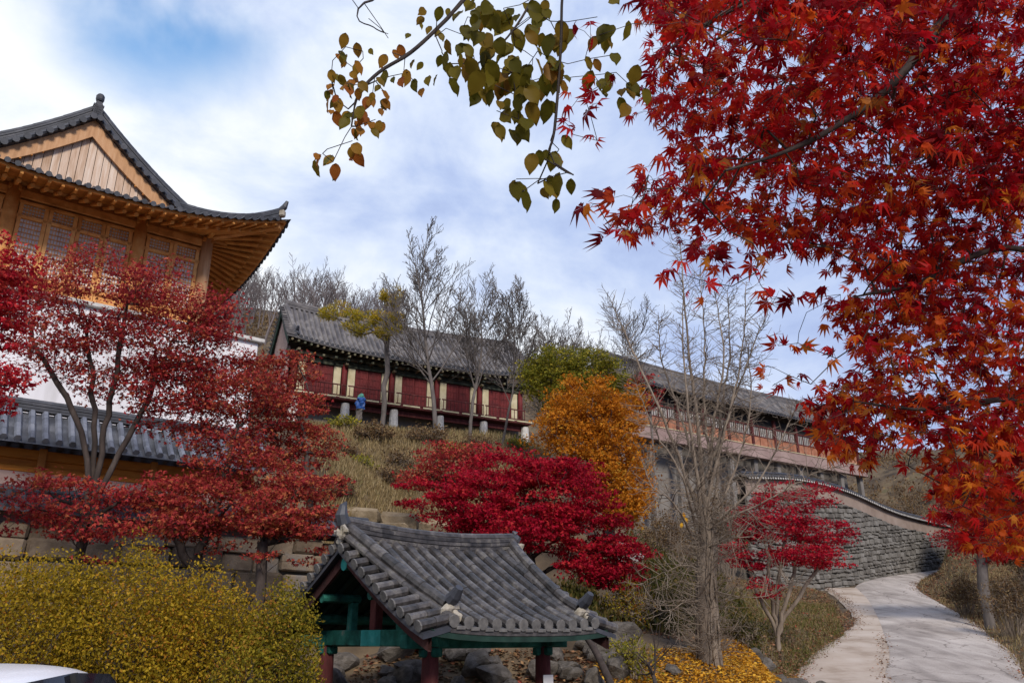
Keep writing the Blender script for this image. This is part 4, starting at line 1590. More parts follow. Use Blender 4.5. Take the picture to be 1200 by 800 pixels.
LEAF7 = palmate([(-118, .42), (-78, .72), (-38, .92), (0, 1.0), (38, .92), (78, .72), (118, .42)], .14, .26, .06)
LEAF5 = palmate([(-85, .6), (-42, .9), (0, 1.0), (42, .9), (85, .6)], .17)
LEAF3 = palmate([(-58, .8), (0, 1.0), (58, .8)], .26)
def ovate():
    """oval leaf with a drawn-out tip, a folded midrib and a wavy edge"""
    t_ = np.array([0, .10, .24, .40, .56, .72, .86, 1.0])
    w_ = np.array([0, .17, .27, .31, .29, .21, .10, 0])
    V = [[0, t, -.16 * t * t] for t in t_]
    n = len(t_)
    for sg in (-1, 1):
        for i in range(1, n - 1):
            V.append([sg * w_[i], t_[i] + .02, .07 + .03 * math.sin(i * 2.1 + sg) - .16 * t_[i] ** 2])
    Q, T = [], []
    for b, fl in ((n, False), (n + n - 2, True)):
        for i in range(1, n - 2):
            q = [i, i + 1, b + i, b + i - 1]
            Q.append(q[::-1] if fl else q)
        T.append([0, 1, b])
        T.append([n - 2, n - 1, b + n - 3])
    return np.array(V, float), [np.array(Q), np.array(T)]


OVATE = ovate()
DIAM = (np.array([[0, 0, 0], [-.28, .45, .05], [0, 1, 0], [.28, .45, .05]]), np.array([[0, 1, 2, 3]]))
BLADE = (np.array([[-.04, 0, 0], [.04, 0, 0], [.03, .55, .06], [-.03, .55, .06], [0, 1, .28]]), [np.array([[0, 1, 2, 3]]), np.array([[3, 2, 4]])])


def put_leaves(mb, C, tip, nrm, size, tmpl, mi=0):
    V, F = tmpl
    C = np.asarray(C)
    tip = unit(np.asarray(tip))
    x = unit(np.cross(tip, nrm))
    z = np.cross(x, tip)
    size = np.asarray(size)
    W = C[:, None] + size[:, None, None] * (V[None, :, 0:1] * x[:, None] + V[None, :, 1:2] * tip[:, None] + V[None, :, 2:3] * z[:, None])
    k = len(V)
    off = (np.arange(len(C)) * k)[:, None, None]
    n0 = mb.n
    mb.V.append(W.reshape(-1, 3))
    for f in (F if isinstance(F, list) else [F]):
        mb.F.append(((f[None] + off).reshape(-1, f.shape[1]) + n0, mi))
    mb.n += len(C) * k


def rand_unit(n, rs):
    return unit(rs.normal(size=(n, 3)))


def skeleton(trunk, targets, rs, alpha=.35, seg=.35, lift=.1, wob=.06):
    """grow branches from the trunk polyline to every target; returns nodes, parents, paths"""
    nodes = [np.array(p, float) for p in trunk]
    par = [-1] + list(range(len(trunk) - 1))
    plen = [0.0]
    for i in range(1, len(trunk)):
        plen.append(plen[-1] + np.linalg.norm(nodes[i] - nodes[i - 1]))
    paths = [list(range(len(trunk)))]
    cap = len(trunk) + len(targets) * 24
    arr = np.zeros((cap, 3))
    pl = np.zeros(cap)
    arr[:len(nodes)] = nodes
    pl[:len(nodes)] = plen
    low = 1 if len(trunk) > 2 else 0
    n = len(nodes)
    T = np.asarray(targets)
    order = np.argsort(np.linalg.norm(T - nodes[-1], axis=1))
    for k in order:
        t_ = T[k]
        d = np.linalg.norm(arr[low:n] - t_, axis=1)
        back = np.maximum(0, arr[low:n, 2] - t_[2]) * .5
        i = int((d + alpha * pl[low:n] + back).argmin()) + low
        dist = np.linalg.norm(arr[i] - t_)
        m = int(min(20, max(1, round(dist / seg))))
        a = arr[i]
        dirp = unit(a - arr[par[i]]) if par[i] >= 0 else np.array([0, 0, 1.0])
        dirp = unit(dirp * .8 + unit(t_ - a))
        c = a + dirp * dist * .38 + np.array([0, 0, lift * dist])
        ids = [i]
        for q in range(1, m + 1):
            s = q / m
            p = (1 - s) ** 2 * a + 2 * s * (1 - s) * c + s * s * t_
            if q < m:
                p = p + rs.normal(size=3) * wob * dist / m
            arr[n] = p
            pl[n] = pl[ids[-1]] + np.linalg.norm(p - arr[ids[-1]])
            par.append(ids[-1])
            ids.append(n)
            n += 1
        paths.append(ids)
    return arr[:n], np.array(par), paths


def branch_mesh(mb, nodes, par, paths, r_tip, r_base=None, p=2.3, mi=0, minsides=3):
    n = len(nodes)
    fl = np.zeros(n)
    kids = np.zeros(n, int)
    for i in range(n):
        if par[i] >= 0:
            kids[par[i]] += 1
    for i in range(n - 1, -1, -1):
        if kids[i] == 0:
            fl[i] = 1
        if par[i] >= 0:
            fl[par[i]] += fl[i]
    r = r_tip * fl ** (1 / p)
    if r_base:
        g = math.log(r_base / r_tip) / math.log(max(fl[0], 2))
        r = r_tip * fl ** g
    for ids in paths:
        rr_ = r[ids].copy()
        if len(ids) > 1 and ids[0] != 0:
            rr_[0] = min(rr_[0], rr_[1] * 1.25)
        q = nodes[ids]
        if len(q) < 2:
            continue
        ns = 9 if rr_.max() > .09 else 6 if rr_.max() > .035 else 4 if rr_.max() > .012 else minsides
        mb.tube(q, rr_, ns, mi, cap=False)


def blob_points(blobs, n, rs, depth=1.0):
    """n points in ellipsoids given as (px, py, rx, ry, Y[, weight]) of the photo"""
    w_ = np.array([b[2] * b[3] * (b[5] if len(b) > 5 else 1) for b in blobs], float)
    w_ /= w_.sum()
    out = []
    for b, c in zip(blobs, rs.multinomial(n, w_)):
        px, py, rx, ry, Y = b[:5]
        k = mpp(px, py, Y)
        ctr_ = P(px, py, Y)
        u = rand_unit(c, rs) * rs.uniform(.15, 1, (c, 1)) ** .42
        out.append(ctr_ + u * np.array([rx * k, min(rx, 90) * k * depth, ry * k]))
    return np.concatenate(out)


def maple(name, label, base, trunk, blobs, nclump, nleaf, size, lm, bark, rs, r_base=.14, spread=.38, flat=.25, tmpl=LEAF3, group=None, alpha=.35, r_tip=.004, cat="tree", depth=1.0, upward=.75, lift=.1, leaders=None):
    """broad-leaved tree: trunk + crown of many separate leaves in layered sprays"""
    t_ = thing(name, label, cat, tuple(base), 0, group)
    base = np.array(base)
    T = blob_points(blobs, nclump, rs, depth)
    mb = MB()
    runs = [(np.array(trunk), T)]
    if leaders:
        ld = []
        for l in leaders:
            q = spline(np.array([base] + [P(*p) for p in l]), 4)
            q[1:-1] += rs.normal(size=(len(q) - 2, 3)) * .02
            ld.append(q)
        who = np.array([[np.linalg.norm(q[len(q) // 3:] - p, axis=1).min() for q in ld] for p in T]).argmin(1)
        runs = [(q, T[who == i]) for i, q in enumerate(ld) if (who == i).any()]
    for tr_, tt in runs:
        nodes, par, paths = skeleton(tr_, tt, rs, alpha, lift=lift)
        branch_mesh(mb, nodes - base, par, paths, r_tip, r_base)
    mb.build("trunk", M[bark] if isinstance(bark, str) else bark, t_, smooth=True)
    k = rs.poisson(nleaf, len(T)).clip(1)
    idx = np.repeat(np.arange(len(T)), k)
    sp = spread * rs.uniform(.6, 1.3, len(T))[idx][:, None]
    off = rand_unit(len(idx), rs) * rs.uniform(0, 1, (len(idx), 1)) ** .5 * sp * np.array([1, 1, flat])
    C = T[idx] + off
    tip = unit(off * np.array([1, 1, .3]) + rs.normal(size=off.shape) * .1 * 1 + np.array([0, 0, -.06]) + rand_unit(len(idx), rs) * .35 * spread)
    nrm = unit(np.array([0, 0, upward]) + rand_unit(len(idx), rs) * .75)
    mb = MB()
    put_leaves(mb, C - base, tip, nrm, size * rs.uniform(.6, 1.25, len(idx)), tmpl)
    mb.build("crown", M[lm] if isinstance(lm, str) else lm, t_)
    return t_


def trunk_line(a, b, n, rs, wob=.05):
    a, b = np.array(a, float), np.array(b, float)
    pts = np.array([a + (b - a) * k / n for k in range(n + 1)])
    pts[1:-1] += rs.normal(size=(n - 1, 3)) * wob * np.array([1, 1, .3])
    return pts


# ---- left maples
rs = np.random.RandomState(11)
g = "red maples in front of the terrace wall"
b0 = onp(82, 690, 14.2)
maple("maple_tree", "tall dull-red maple with dark forked trunk in front of the tiled orange wall", b0, trunk_line(b0, P(108, 570, 14.4), 5, rs, .04),
      [(120, 345, 95, 45, 14.4), (205, 390, 65, 60, 14.8), (60, 400, 55, 40, 14.0), (150, 410, 80, 35, 14.8), (30, 350, 35, 35, 14.2), (215, 470, 55, 50, 15), (60, 585, 85, 28, 13.6), (170, 575, 60, 24, 14.2), (180, 330, 50, 25, 15), (110, 615, 60, 18, 13.7), (40, 628, 50, 12, 13.6, .6), (130, 650, 22, 10, 13.6, .5), (240, 415, 42, 48, 15.2), (205, 445, 60, 34, 15), (130, 450, 60, 26, 14.8, .55), (255, 360, 24, 34, 15.2), (60, 445, 40, 16, 14, .5)],
      620, 52, .056, "lf_left", "bark", rs, r_base=.052, spread=.46, r_tip=.005, alpha=.3, leaders=[[(93, 640, 14.2), (103, 590, 14.3), (98, 520, 14.3), (78, 465, 14.1), (45, 410, 14.0), (30, 360, 14.2)], [(95, 640, 14.3), (107, 588, 14.4), (120, 530, 14.5), (128, 470, 14.6), (142, 400, 14.6), (152, 345, 14.6)], [(94, 638, 14.4), (106, 585, 14.5), (110, 520, 14.5), (106, 440, 14.4), (100, 370, 14.4)], [(96, 640, 14.3), (112, 590, 14.4), (142, 530, 14.6), (172, 470, 14.8), (200, 400, 14.9)], [(92, 645, 14.0), (100, 605, 13.9), (60, 580, 13.7), (20, 560, 13.6)], [(95, 645, 14.1), (112, 605, 14.0), (160, 575, 14.0)]])
rs = np.random.RandomState(12)
b0 = onp(228, 700, 13.8)
maple("maple_tree", "brick-red maple with a V-forked trunk leaning before the terrace wall", b0, trunk_line(b0, P(224, 668, 14.0), 3, rs, .03),
      [(250, 590, 60, 40, 14), (200, 615, 60, 22, 13.6), (290, 470, 60, 45, 15), (275, 535, 52, 34, 14.6), (310, 560, 45, 35, 14.4), (190, 590, 40, 22, 14.5), (255, 640, 46, 12, 13.8, .5), (180, 645, 26, 8, 13.6, .5)],
      270, 62, .055, "lf_left2", "bark", rs, r_base=.075, spread=.4, r_tip=.005, leaders=[[(227, 680, 13.9), (222, 662, 13.9), (208, 630, 13.8), (200, 600, 13.8)], [(228, 680, 13.9), (228, 662, 14.0), (243, 622, 14.1), (262, 560, 14.4), (280, 490, 14.8)], [(228, 678, 13.9), (236, 640, 13.9), (270, 590, 14.0)]])
rs = np.random.RandomState(13)
b0 = onp(297, 720, 13.2)
maple("maple_tree", "brick-red maple with slender stems nearest the pavilion roof, crown reaching its ridge", b0, trunk_line(b0, P(308, 635, 13.6), 4, rs, .03),
      [(350, 590, 55, 38, 14.2), (330, 480, 45, 40, 16), (360, 525, 40, 35, 16), (310, 600, 40, 25, 13.6), (375, 570, 28, 25, 15), (340, 430, 32, 18, 16.5), (290, 440, 34, 30, 16), (340, 620, 45, 14, 13.6), (365, 645, 26, 14, 13.8, .5), (300, 650, 18, 10, 13.4, .5)],
      250, 68, .055, "lf_left2", "bark", rs, r_base=.09, spread=.36, r_tip=.005)
rs = np.random.RandomState(14)
b0 = on(-8.6, 10.5)
maple("maple_tree", "bright crimson maple entering the photo at its left edge below the hall windows", b0, trunk_line(b0, P(-90, 450, 10.4), 5, rs, .05),
      [(5, 310, 38, 32, 10), (-20, 350, 50, 40, 10), (0, 380, 30, 28, 10.2), (5, 440, 30, 16, 9.6), (-60, 330, 60, 60, 10.4), (-60, 460, 60, 40, 10)],
      170, 60, .055, "lf_bright", "bark", rs, r_base=.14, spread=.3, r_tip=.005)
# ---- crimson maple behind the pavilion
rs = np.random.RandomState(15)
b0 = onp(628, 690, 20.5)
maple("maple_tree", "broad glowing crimson maple right behind the pavilion roof", b0, trunk_line(b0, P(622, 655, 20.6), 3, rs, .05),
      [(640, 585, 70, 45, 20.5), (560, 590, 60, 38, 20), (685, 620, 48, 45, 20.5), (700, 660, 40, 30, 20), (505, 578, 45, 18, 20), (590, 550, 60, 26, 21), (650, 555, 55, 22, 21), (720, 680, 28, 20, 20), (600, 620, 70, 30, 20), (740, 650, 20, 14, 19.5)],
      480, 80, .072, "lf_crimson", "bark", rs, r_base=.17, spread=.42, r_tip=.005)
rs = np.random.RandomState(16)
b0 = onp(545, 640, 25)
maple("maple_tree", "duller purple-red maple with bare twigs, left behind the glowing crimson one", b0, trunk_line(b0, P(540, 590, 25), 3, rs, .05),
      [(530, 545, 50, 26, 25), (560, 535, 35, 18, 25), (495, 560, 30, 16, 25)],
      150, 45, .072, "lf_left", "bark", rs, r_base=.12, spread=.42, r_tip=.006)
# ---- orange tree, and the green one behind
rs = np.random.RandomState(17)
b0 = onp(715, 640, 29)
maple("orange_tree", "rounded orange-yellow tree between the crimson maple and the bare ginkgo", b0, trunk_line(b0, P(708, 570, 29), 4, rs, .06),
      [(690, 478, 50, 38, 29.5), (665, 500, 35, 30, 29), (720, 520, 42, 45, 29), (735, 570, 32, 45, 28.5), (690, 545, 40, 35, 28.5), (725, 600, 30, 22, 28), (740, 480, 20, 30, 30), (640, 520, 20, 14, 29)],
      420, 75, .088, "lf_orange", "bark_grey", rs, r_base=.2, spread=.5, flat=.5, r_tip=.007)
rs = np.random.RandomState(18)
b0 = onp(672, 560, 38)
maple("green_tree", "yellow-green leafy tree topping the orange tree beside the red hall", b0, trunk_line(b0, P(668, 470, 38), 4, rs, .06),
      [(660, 428, 40, 22, 38), (690, 432, 35, 22, 38), (640, 445, 25, 22, 37.5), (722, 448, 22, 18, 38), (626, 440, 18, 20, 38), (705, 425, 24, 14, 38.5), (668, 460, 50, 20, 37.5)],
      260, 60, .105, "lf_green", "bark_grey", rs, r_base=.2, spread=.55, flat=.6, r_tip=.008)
rs = np.random.RandomState(19)
b0 = onp(765, 560, 37)
maple("red_sapling", "small dark red sapling before the left end of the long hall", b0, trunk_line(b0, P(762, 480, 37), 4, rs, .04),
      [(752, 448, 16, 12, 37), (770, 466, 12, 8, 37), (758, 470, 16, 14, 37)],
      40, 20, .12, "lf_left", "bark_grey", rs, r_base=.06, spread=.4, r_tip=.006)
# ---- red maple on the roadside bank
rs = np.random.RandomState(20)
b0 = onp(911, 752, 28.0)
tr = [trunk_line(b0, P(910, 738, 28.0), 2, rs, .01)]
maple("maple_tree", "vase-shaped red maple with pale stems on the bank beside the road", b0, tr[0],
      [(930, 592, 55, 28.4, 28.0), (915, 618, 50, 18, 27.6), (965, 625, 32, 20, 28.2), (880, 612, 28, 22, 27.8), (940, 650, 45, 14, 27.6), (900, 655, 40, 14, 27.8), (975, 660, 20, 8, 27.8), (895, 690, 20, 14, 27.4), (860, 650, 14, 14, 27.8)],
      260, 52, .078, "lf_crimson", "bark_pale", rs, r_base=.065, spread=.46, flat=.25, r_tip=.005, alpha=.1, lift=.03, leaders=[[(908, 735, 28.0), (893, 705, 27.9), (878, 665, 27.8), (868, 635, 27.8)], [(910, 735, 28.0), (904, 700, 28.0), (900, 655, 27.9), (908, 615, 27.8)], [(913, 735, 27.9), (922, 700, 27.8), (932, 660, 27.8), (945, 620, 27.8)], [(914, 736, 28.0), (930, 708, 28.0), (955, 670, 28.1), (972, 640, 28.2)], [(911, 735, 28.1), (912, 690, 28.3), (918, 640, 28.4), (930, 595, 28.4)]])
# ---- maple across the road
rs = np.random.RandomState(21)
b0 = onp(1155, 708, 36)
maple("maple_tree", "scarlet maple with a grey trunk on the far side of the road", b0, trunk_line(b0, P(1148, 640, 36), 4, rs, .05),
      [(1150, 585, 45, 38, 36), (1120, 610, 28, 30, 35.5), (1185, 600, 40, 45, 36.5), (1165, 640, 45, 20, 36), (1220, 620, 40, 50, 37), (1130, 560, 30, 20, 36)],
      320, 55, .10, "lf_bright", "bark_grey", rs, r_base=.22, spread=.55, flat=.35, r_tip=.007)


# ---- bare trees
def grow(mb, p, d, ln, r, lev, rs, prm, rmin=.004):
    """recursive bare branch"""
    seg = max(3, int(ln / prm["seg"]))
    pts = [np.array(p)]
    dd = np.array(d, float)
    for k in range(seg):
        dd = unit(dd + rs.normal(size=3) * prm["wob"] + np.array([0, 0, prm["up"][min(lev, len(prm["up"]) - 1)]]) / seg)
        pts.append(pts[-1] + dd * ln / seg)
    pts = np.array(pts)
    rad = np.linspace(r, max(rmin, r * prm["taper"]), seg + 1)
    mb.tube(pts, rad, 8 if r > .08 else 5 if r > .03 else 3, 0, cap=False)
    if lev >= prm["lev"]:
        return
    nk = rs.poisson(prm["kids"][lev])
    f0 = prm["from"][lev]
    for k in range(max(2, nk)):
        f = f0 + (1 - f0) * (k + rs.uniform(0, 1)) / max(2, nk)
        q = np.array([np.interp(f * seg, range(seg + 1), pts[:, a]) for a in range(3)])
        i = min(seg - 1, int(f * seg))
        ax = unit(pts[i + 1] - pts[i])
        side = unit(np.cross(ax, rand_unit(1, rs)[0]))
        an_ = R(rs.normal(prm["ang"][lev], 8))
        nd = ax * math.cos(an_) + side * math.sin(an_)
        grow(mb, q, nd, ln * prm["ratio"][lev] * (1.15 - .6 * (f - f0) / (1 - f0 + 1e-6)) * rs.uniform(.75, 1.2), max(rmin, np.interp(f, [0, 1], [r, r * prm["taper"]]) * prm["rr"]), lev + 1, rs, prm, rmin)


def bare_tree(name, label, base, stems, bark, rs, prm, group=None, rmin=.005):
    t_ = thing(name, label, "tree", tuple(base), 0, group)
    mb = MB()
    for d, ln, r in stems:
        grow(mb, (0, 0, 0), unit(np.array(d, float)), ln, r, 0, rs, prm, rmin)
    mb.build("trunk", M[bark], t_, smooth=True)
    return t_


UPR = dict(seg=.55, wob=.06, up=[.1, .5, .4, .3], taper=.25, lev=3, kids=[26, 10, 6], ang=[38, 36, 40], ratio=[.42, .42, .4], rr=.5)
UPR["from"] = [.3, .15, .15]
for (px, py, top, Y, lab, sd, sten) in [(510, 512, 275, 38.5, "tall bare grey tree with a straight trunk before the middle of the red hall", 31, .125),
                                        (551, 512, 305, 40, "bare grey tree with steep branches, right of the tallest bare tree at the red hall", 32, .10),
                                        (588, 512, 335, 41, "small bare tree leaning right before the right end of the red hall", 33, .075)]:
    b0 = onp(px, py, Y)
    h = P(px, top, Y)[2] - b0[2]
    rs = np.random.RandomState(sd)
    lean = .22 if sd == 33 else .02
    bare_tree("bare_tree", lab, b0, [((lean, 0, 1), h * .84, sten)], "bark_grey" if sd != 34 else "bark_pale", rs, UPR, rmin=.012)
# small bare trees above the red hall roof
for i, (px, py, top, Y, lean, lab) in enumerate([(640, 425, 355, 55, .5, "thin bare tree leaning right in the gap between the two hall roofs"), (676, 420, 372, 57, -.25, "thin bare tree bent left beside the long hall's roof end"), (722, 430, 355, 58, -.2, "thin bare tree standing behind the left end of the long hall roof")]):
    rs = np.random.RandomState(50 + i)
    p0 = P(px, py, Y)
    b0 = on(p0[0], p0[1])
    h = P(px, top, Y)[2] - b0[2]
    bare_tree("bare_tree", lab, b0, [((lean * .5, 0, 1), h * .85, .07)], "bark_grey", rs, UPR, rmin=.014)

# ---- ginkgo
rs = np.random.RandomState(41)
gb = onp(832, 776, 18)
gk = thing("ginkgo_tree", "bare pale ginkgo with thick twiggy trunk standing in golden fallen leaves", "tree", tuple(gb))
mb = MB()
fork = P(826, 600, 18)
tl = trunk_line(gb - [0, 0, .2], fork, 8, rs, .03)
mb.tube(tl - gb, np.linspace(.25, .15, len(tl)) * (1 + .08 * rs.normal(size=len(tl))), 12, cap=False)
for k in range(24):                         # clinging stems on the trunk
    a = rs.uniform(0, 6.28)
    o_ = np.array([math.cos(a), math.sin(a), 0])
    mb.tube(tl - gb + o_ * np.linspace(.24, .15, len(tl))[:, None] + rs.normal(size=tl.shape) * .02, rs.uniform(.012, .03), 4, cap=False)
LEAD = [([(826, 600), (818, 500), (806, 400), (797, 285)], 18, .075), ([(826, 600), (812, 520), (802, 430), (800, 330)], 17.6, .06), ([(826, 600), (836, 500), (848, 420), (838, 345)], 18.4, .06),
        ([(828, 590), (850, 500), (868, 420), (875, 330)], 18, .055), ([(822, 600), (790, 520), (745, 420), (716, 352)], 17.6, .06), ([(822, 610), (800, 560), (765, 500), (742, 440)], 17.2, .045),
        ([(830, 605), (860, 555), (880, 470), (872, 380)], 18.6, .045), ([(826, 560), (860, 470), (885, 400), (905, 355)], 18.2, .045), ([(838, 612), (885, 570), (918, 510), (938, 468)], 17.4, .04),
        ([(838, 615), (900, 585), (945, 560), (978, 545)], 17.2, .03), ([(820, 580), (795, 480), (775, 420), (772, 370)], 18.5, .045), ([(820, 620), (790, 590), (765, 570), (752, 540)], 17, .035),
        ([(830, 640), (870, 628), (905, 640)], 17.4, .02), ([(826, 560), (825, 470), (826, 400), (820, 320)], 18.8, .05), ([(838, 690), (880, 700), (915, 690), (925, 680)], 17.2, .016),
        ([(818, 700), (780, 715), (755, 705)], 17.0, .014), ([(822, 660), (790, 665), (740, 690)], 17.4, .016), ([(830, 590), (845, 480), (856, 410), (852, 340)], 19, .05)]
TW = dict(seg=.16, wob=.14, up=[.15, .15], taper=.45, lev=1, kids=[2.2], ang=[42], ratio=[.5], rr=.7)
TW["from"] = [.2]
for pts, Y, r in LEAD:
    q = np.array([P(a, b, Y + (0 if i else 0)) for i, (a, b) in enumerate(pts)])
    q[0] = q[0] * 0 + np.array([q[0][0], 18 + (Y - 18) * .2, q[0][2]])
    q = spline(q, 7)
    q[1:-1] += rs.normal(size=(len(q) - 2, 3)) * .012
    mb.tube(q - gb, np.linspace(r * .8, r * .14, len(q)), 6, cap=False)
    ln = np.linalg.norm(np.diff(q, axis=0), axis=1).sum()
    for k in range(int(ln * 17)):
        f = rs.uniform(.08, 1) * (len(q) - 1)
        i = int(min(f, len(q) - 2))
        p_ = q[i] + (q[i + 1] - q[i]) * (f - i)
        ax = unit(q[i + 1] - q[i])
        sd_ = unit(np.cross(ax, rand_unit(1, rs)[0]))
        grow(mb, p_ - gb, unit(sd_ + ax * .45), rs.uniform(.2, .95) * (1.25 - .7 * f / len(q)), .0095, 0, rs, TW, .0042)
for k in range(420):                       # water shoots up the trunk
    f = rs.uniform(0.05, 1)
    p_ = np.array([np.interp(f * 8, range(9), tl[:, a]) for a in range(3)])
    d_ = unit(rs.normal(size=3) * np.array([1, 1, .4]) + [0, 0, .35])
    grow(mb, p_ - gb + d_ * .12, d_, rs.uniform(.3, .9), .009, 0, rs, TW, .004)
mb.build("trunk", M["bark_pale"], gk, smooth=True)
mb = MB()
C = np.array([P(801, 600, 17.6), P(803, 606, 17.6), P(799, 612, 17.6)])
put_leaves(mb, C - gb, np.array([[0, 0, -1.0], [.3, 0, -1], [-.2, 0, -1]]), np.array([[0, -1.0, 0]] * 3) + .1, np.array([.13, .14, .12]), OVATE)
mb.build("last_leaves", M["litter_gold"], gk)

# ---- pine by the red hall
rs = np.random.RandomState(61)
b0 = onp(447, 508, 39.5)
pn = thing("pine_tree", "yellowing pine with flat needle tufts overlapping the red hall's roof", "tree", tuple(b0))
blobs = [(388, 367, 17, 6, 39), (405, 362, 14, 6, 39), (425, 372, 18, 7, 39), (463, 348, 20, 7, 39.5), (452, 378, 28, 9, 39.5), (470, 383, 16, 6, 39), (440, 392, 24, 6, 39), (418, 385, 16, 6, 39)]
T = blob_points(blobs, 110, rs, 1.0)
nodes, par, paths = skeleton(trunk_line(b0, P(458, 372, 39.5), 8, rs, .08), T, rs, .3)
mb = MB()
branch_mesh(mb, nodes - b0, par, paths, .012, .13)
mb.build("trunk", M["bark_grey"], pn, smooth=True)
mb = MB()
idx = np.repeat(np.arange(len(T)), 55)
d_ = unit(rand_unit(len(idx), rs) + np.array([0, 0, .5]))
put_leaves(mb, T[idx] + rand_unit(len(idx), rs) * .18 - b0, d_, rand_unit(len(idx), rs), rs.uniform(.14, .26, len(idx)), (DIAM[0] * np.array([.28, 1, 1]), DIAM[1]))
mb.build("crown", M["lf_pine"], pn)

# ---- wood on the hill behind: four tree shapes, copied
rs = np.random.RandomState(71)
HP = dict(seg=.9, wob=.08, up=[.1, .5, .4], taper=.25, lev=2, kids=[14, 8], ang=[38, 38], ratio=[.42, .45], rr=.5)
HP["from"] = [.3, .15]
HILL = []
for k in range(5):
    HILL.append(bare_tree("hill_tree", "bare grey-brown tree in the wood on the hill behind the halls", (0, 0, 0), [((.03, 0, 1), 7.0, .12)], "bark_hill", np.random.RandomState(80 + k), HP, "bare trees on the hill behind the halls", rmin=.02))
n = 0
for i in range(104):
    px = rs.uniform(215, 470) if i < 95 else rs.uniform(610, 760)
    Y = rs.uniform(66, 96)
    p0 = P(px, 380 if px < 500 else 408, Y)
    o = HILL[n] if n < 5 else copy_tree(HILL[rs.randint(5)])
    n += 1
    o.location = on(p0[0], p0[1], -.2)
    o.rotation_euler = (0, 0, rs.uniform(0, 6.28))
    s_ = rs.uniform(.6, 1.05) if px < 500 else rs.uniform(.35, .6)
    o.scale = (s_, s_, s_)

# brown undergrowth that covers the hill
rs = np.random.RandomState(72)
mb = MB()
n = 26000
x = rs.uniform(-46, 48, n)
y = rs.uniform(48, 104, n)
k = rs.uniform(size=n) < .5 + .5 * np.sin(x * .4 + 2 * np.sin(y * .21))
x, y = x[k], y[k]
cen = (RL + RR) / 2
k = (np.linalg.norm(np.stack([x, y], -1)[:, None] - cen[None, :, :2], axis=-1).min(1) > 5.0) & ~((np.abs(x) < 40) & (y < 62) & (x > 4))
x, y = x[k], y[k]
C = np.stack([x, y, tz(x, y) + rs.uniform(0, .5, len(x))], -1)
idx = np.repeat(np.arange(len(C)), 4)
put_leaves(mb, C[idx] + rand_unit(len(idx), rs) * .4, unit(rand_unit(len(idx), rs) + [0, 0, .8]), rand_unit(len(idx), rs), rs.uniform(.16, .38, len(idx)), DIAM)
tag(mb.build("undergrowth", M["lf_dry"]), "brown dry undergrowth covering the hillside behind the halls", "undergrowth", kind="stuff")

# ------------------------------------------------------------------ shrubs
def shrub(label, px, py, rx, ry, Y, n, size, lm, seed, name="shrub", stems=26, tmpl=DIAM, group=None, ground=True, bark="bark_pale", fill=.0):
    rs = np.random.RandomState(seed)
    k = mpp(px, py, Y)
    c = P(px, py, Y)
    b = on(c[0], c[1], -.05)
    top = c[2] + ry * k
    hgt = top - b[2]
    hw = rx * k
    t_ = thing(name, label, "shrub", tuple(b), 0, group)
    ms, ml = MB(), MB()
    tips = []
    for i in range(stems):
        a = rs.uniform(0, 6.28)
        f = rs.uniform(0, 1) ** .6
        e = np.array([math.cos(a) * hw * f, math.sin(a) * hw * .75 * f, hgt * math.sqrt(1 - .8 * f * f) * rs.uniform(.55, .8)])
        s0 = np.array([math.cos(a), math.sin(a), 0]) * .25 * f * hw
        q = np.array([s0, s0 * .8 + e * .35 + [0, 0, hgt * .15], e * .75 + [0, 0, hgt * .12], e])
        q = spline(q, 4)
        q[1:] += rs.normal(size=(len(q) - 1, 3)) * .03
        ms.tube(q, np.linspace(.016, .004, len(q)), 4, cap=False)
        tips.append(q)
        for j in range(5):
            i0 = rs.randint(4, len(q))
            d_ = unit(rs.normal(size=3) + [0, 0, .6])
            q2 = np.array([q[i0], q[i0] + d_ * .18, q[i0] + d_ * .4 + [0, 0, -.02]])
            ms.tube(q2, [.006, .005, .003], 3, cap=False)
            tips.append(np.repeat(q2, 3, axis=0))
    ms.build("stems", M[bark], t_)
    allp = np.concatenate([q[len(q) // 3:] for q in tips])
    ii = rs.randint(0, len(allp), n)
    C = allp[ii] + rand_unit(n, rs) * rs.uniform(0, 1, (n, 1)) * .2 * min(1.0, hw)
    if fill:
        k_ = rs.uniform(size=n) < fill
        u = rand_unit(n, rs)
        u[:, 2] = np.abs(u[:, 2])
        u = u / ((np.abs(u) ** 2.6).sum(1) ** (1 / 2.6))[:, None]
        w3 = u * np.array([hw, hw, hgt])
        lump_ = 1 + .05 * np.sin(w3[:, 0] * 5 + seed) * np.sin(w3[:, 1] * 4 + w3[:, 2] * 4 + seed * 2) + .04 * np.sin(w3[:, 2] * 7 + w3[:, 0] * 6 + seed)
        u = u * (rs.uniform(.3, 1, n) ** .36 * lump_)[:, None] + rand_unit(n, rs) * .065
        D_ = u * np.array([hw * 1.05, hw * .85, hgt * .98])
        C[k_] = D_[k_]
    C[:, 2] = np.maximum(C[:, 2], .03)
    put_leaves(ml, C, unit(rand_unit(n, rs) + [0, 0, .35]), unit(rand_unit(n, rs) + [0, 0, .5]), size * rs.uniform(.6, 1.3, n), tmpl)
    ml.build("foliage", M[lm], t_)
    return t_


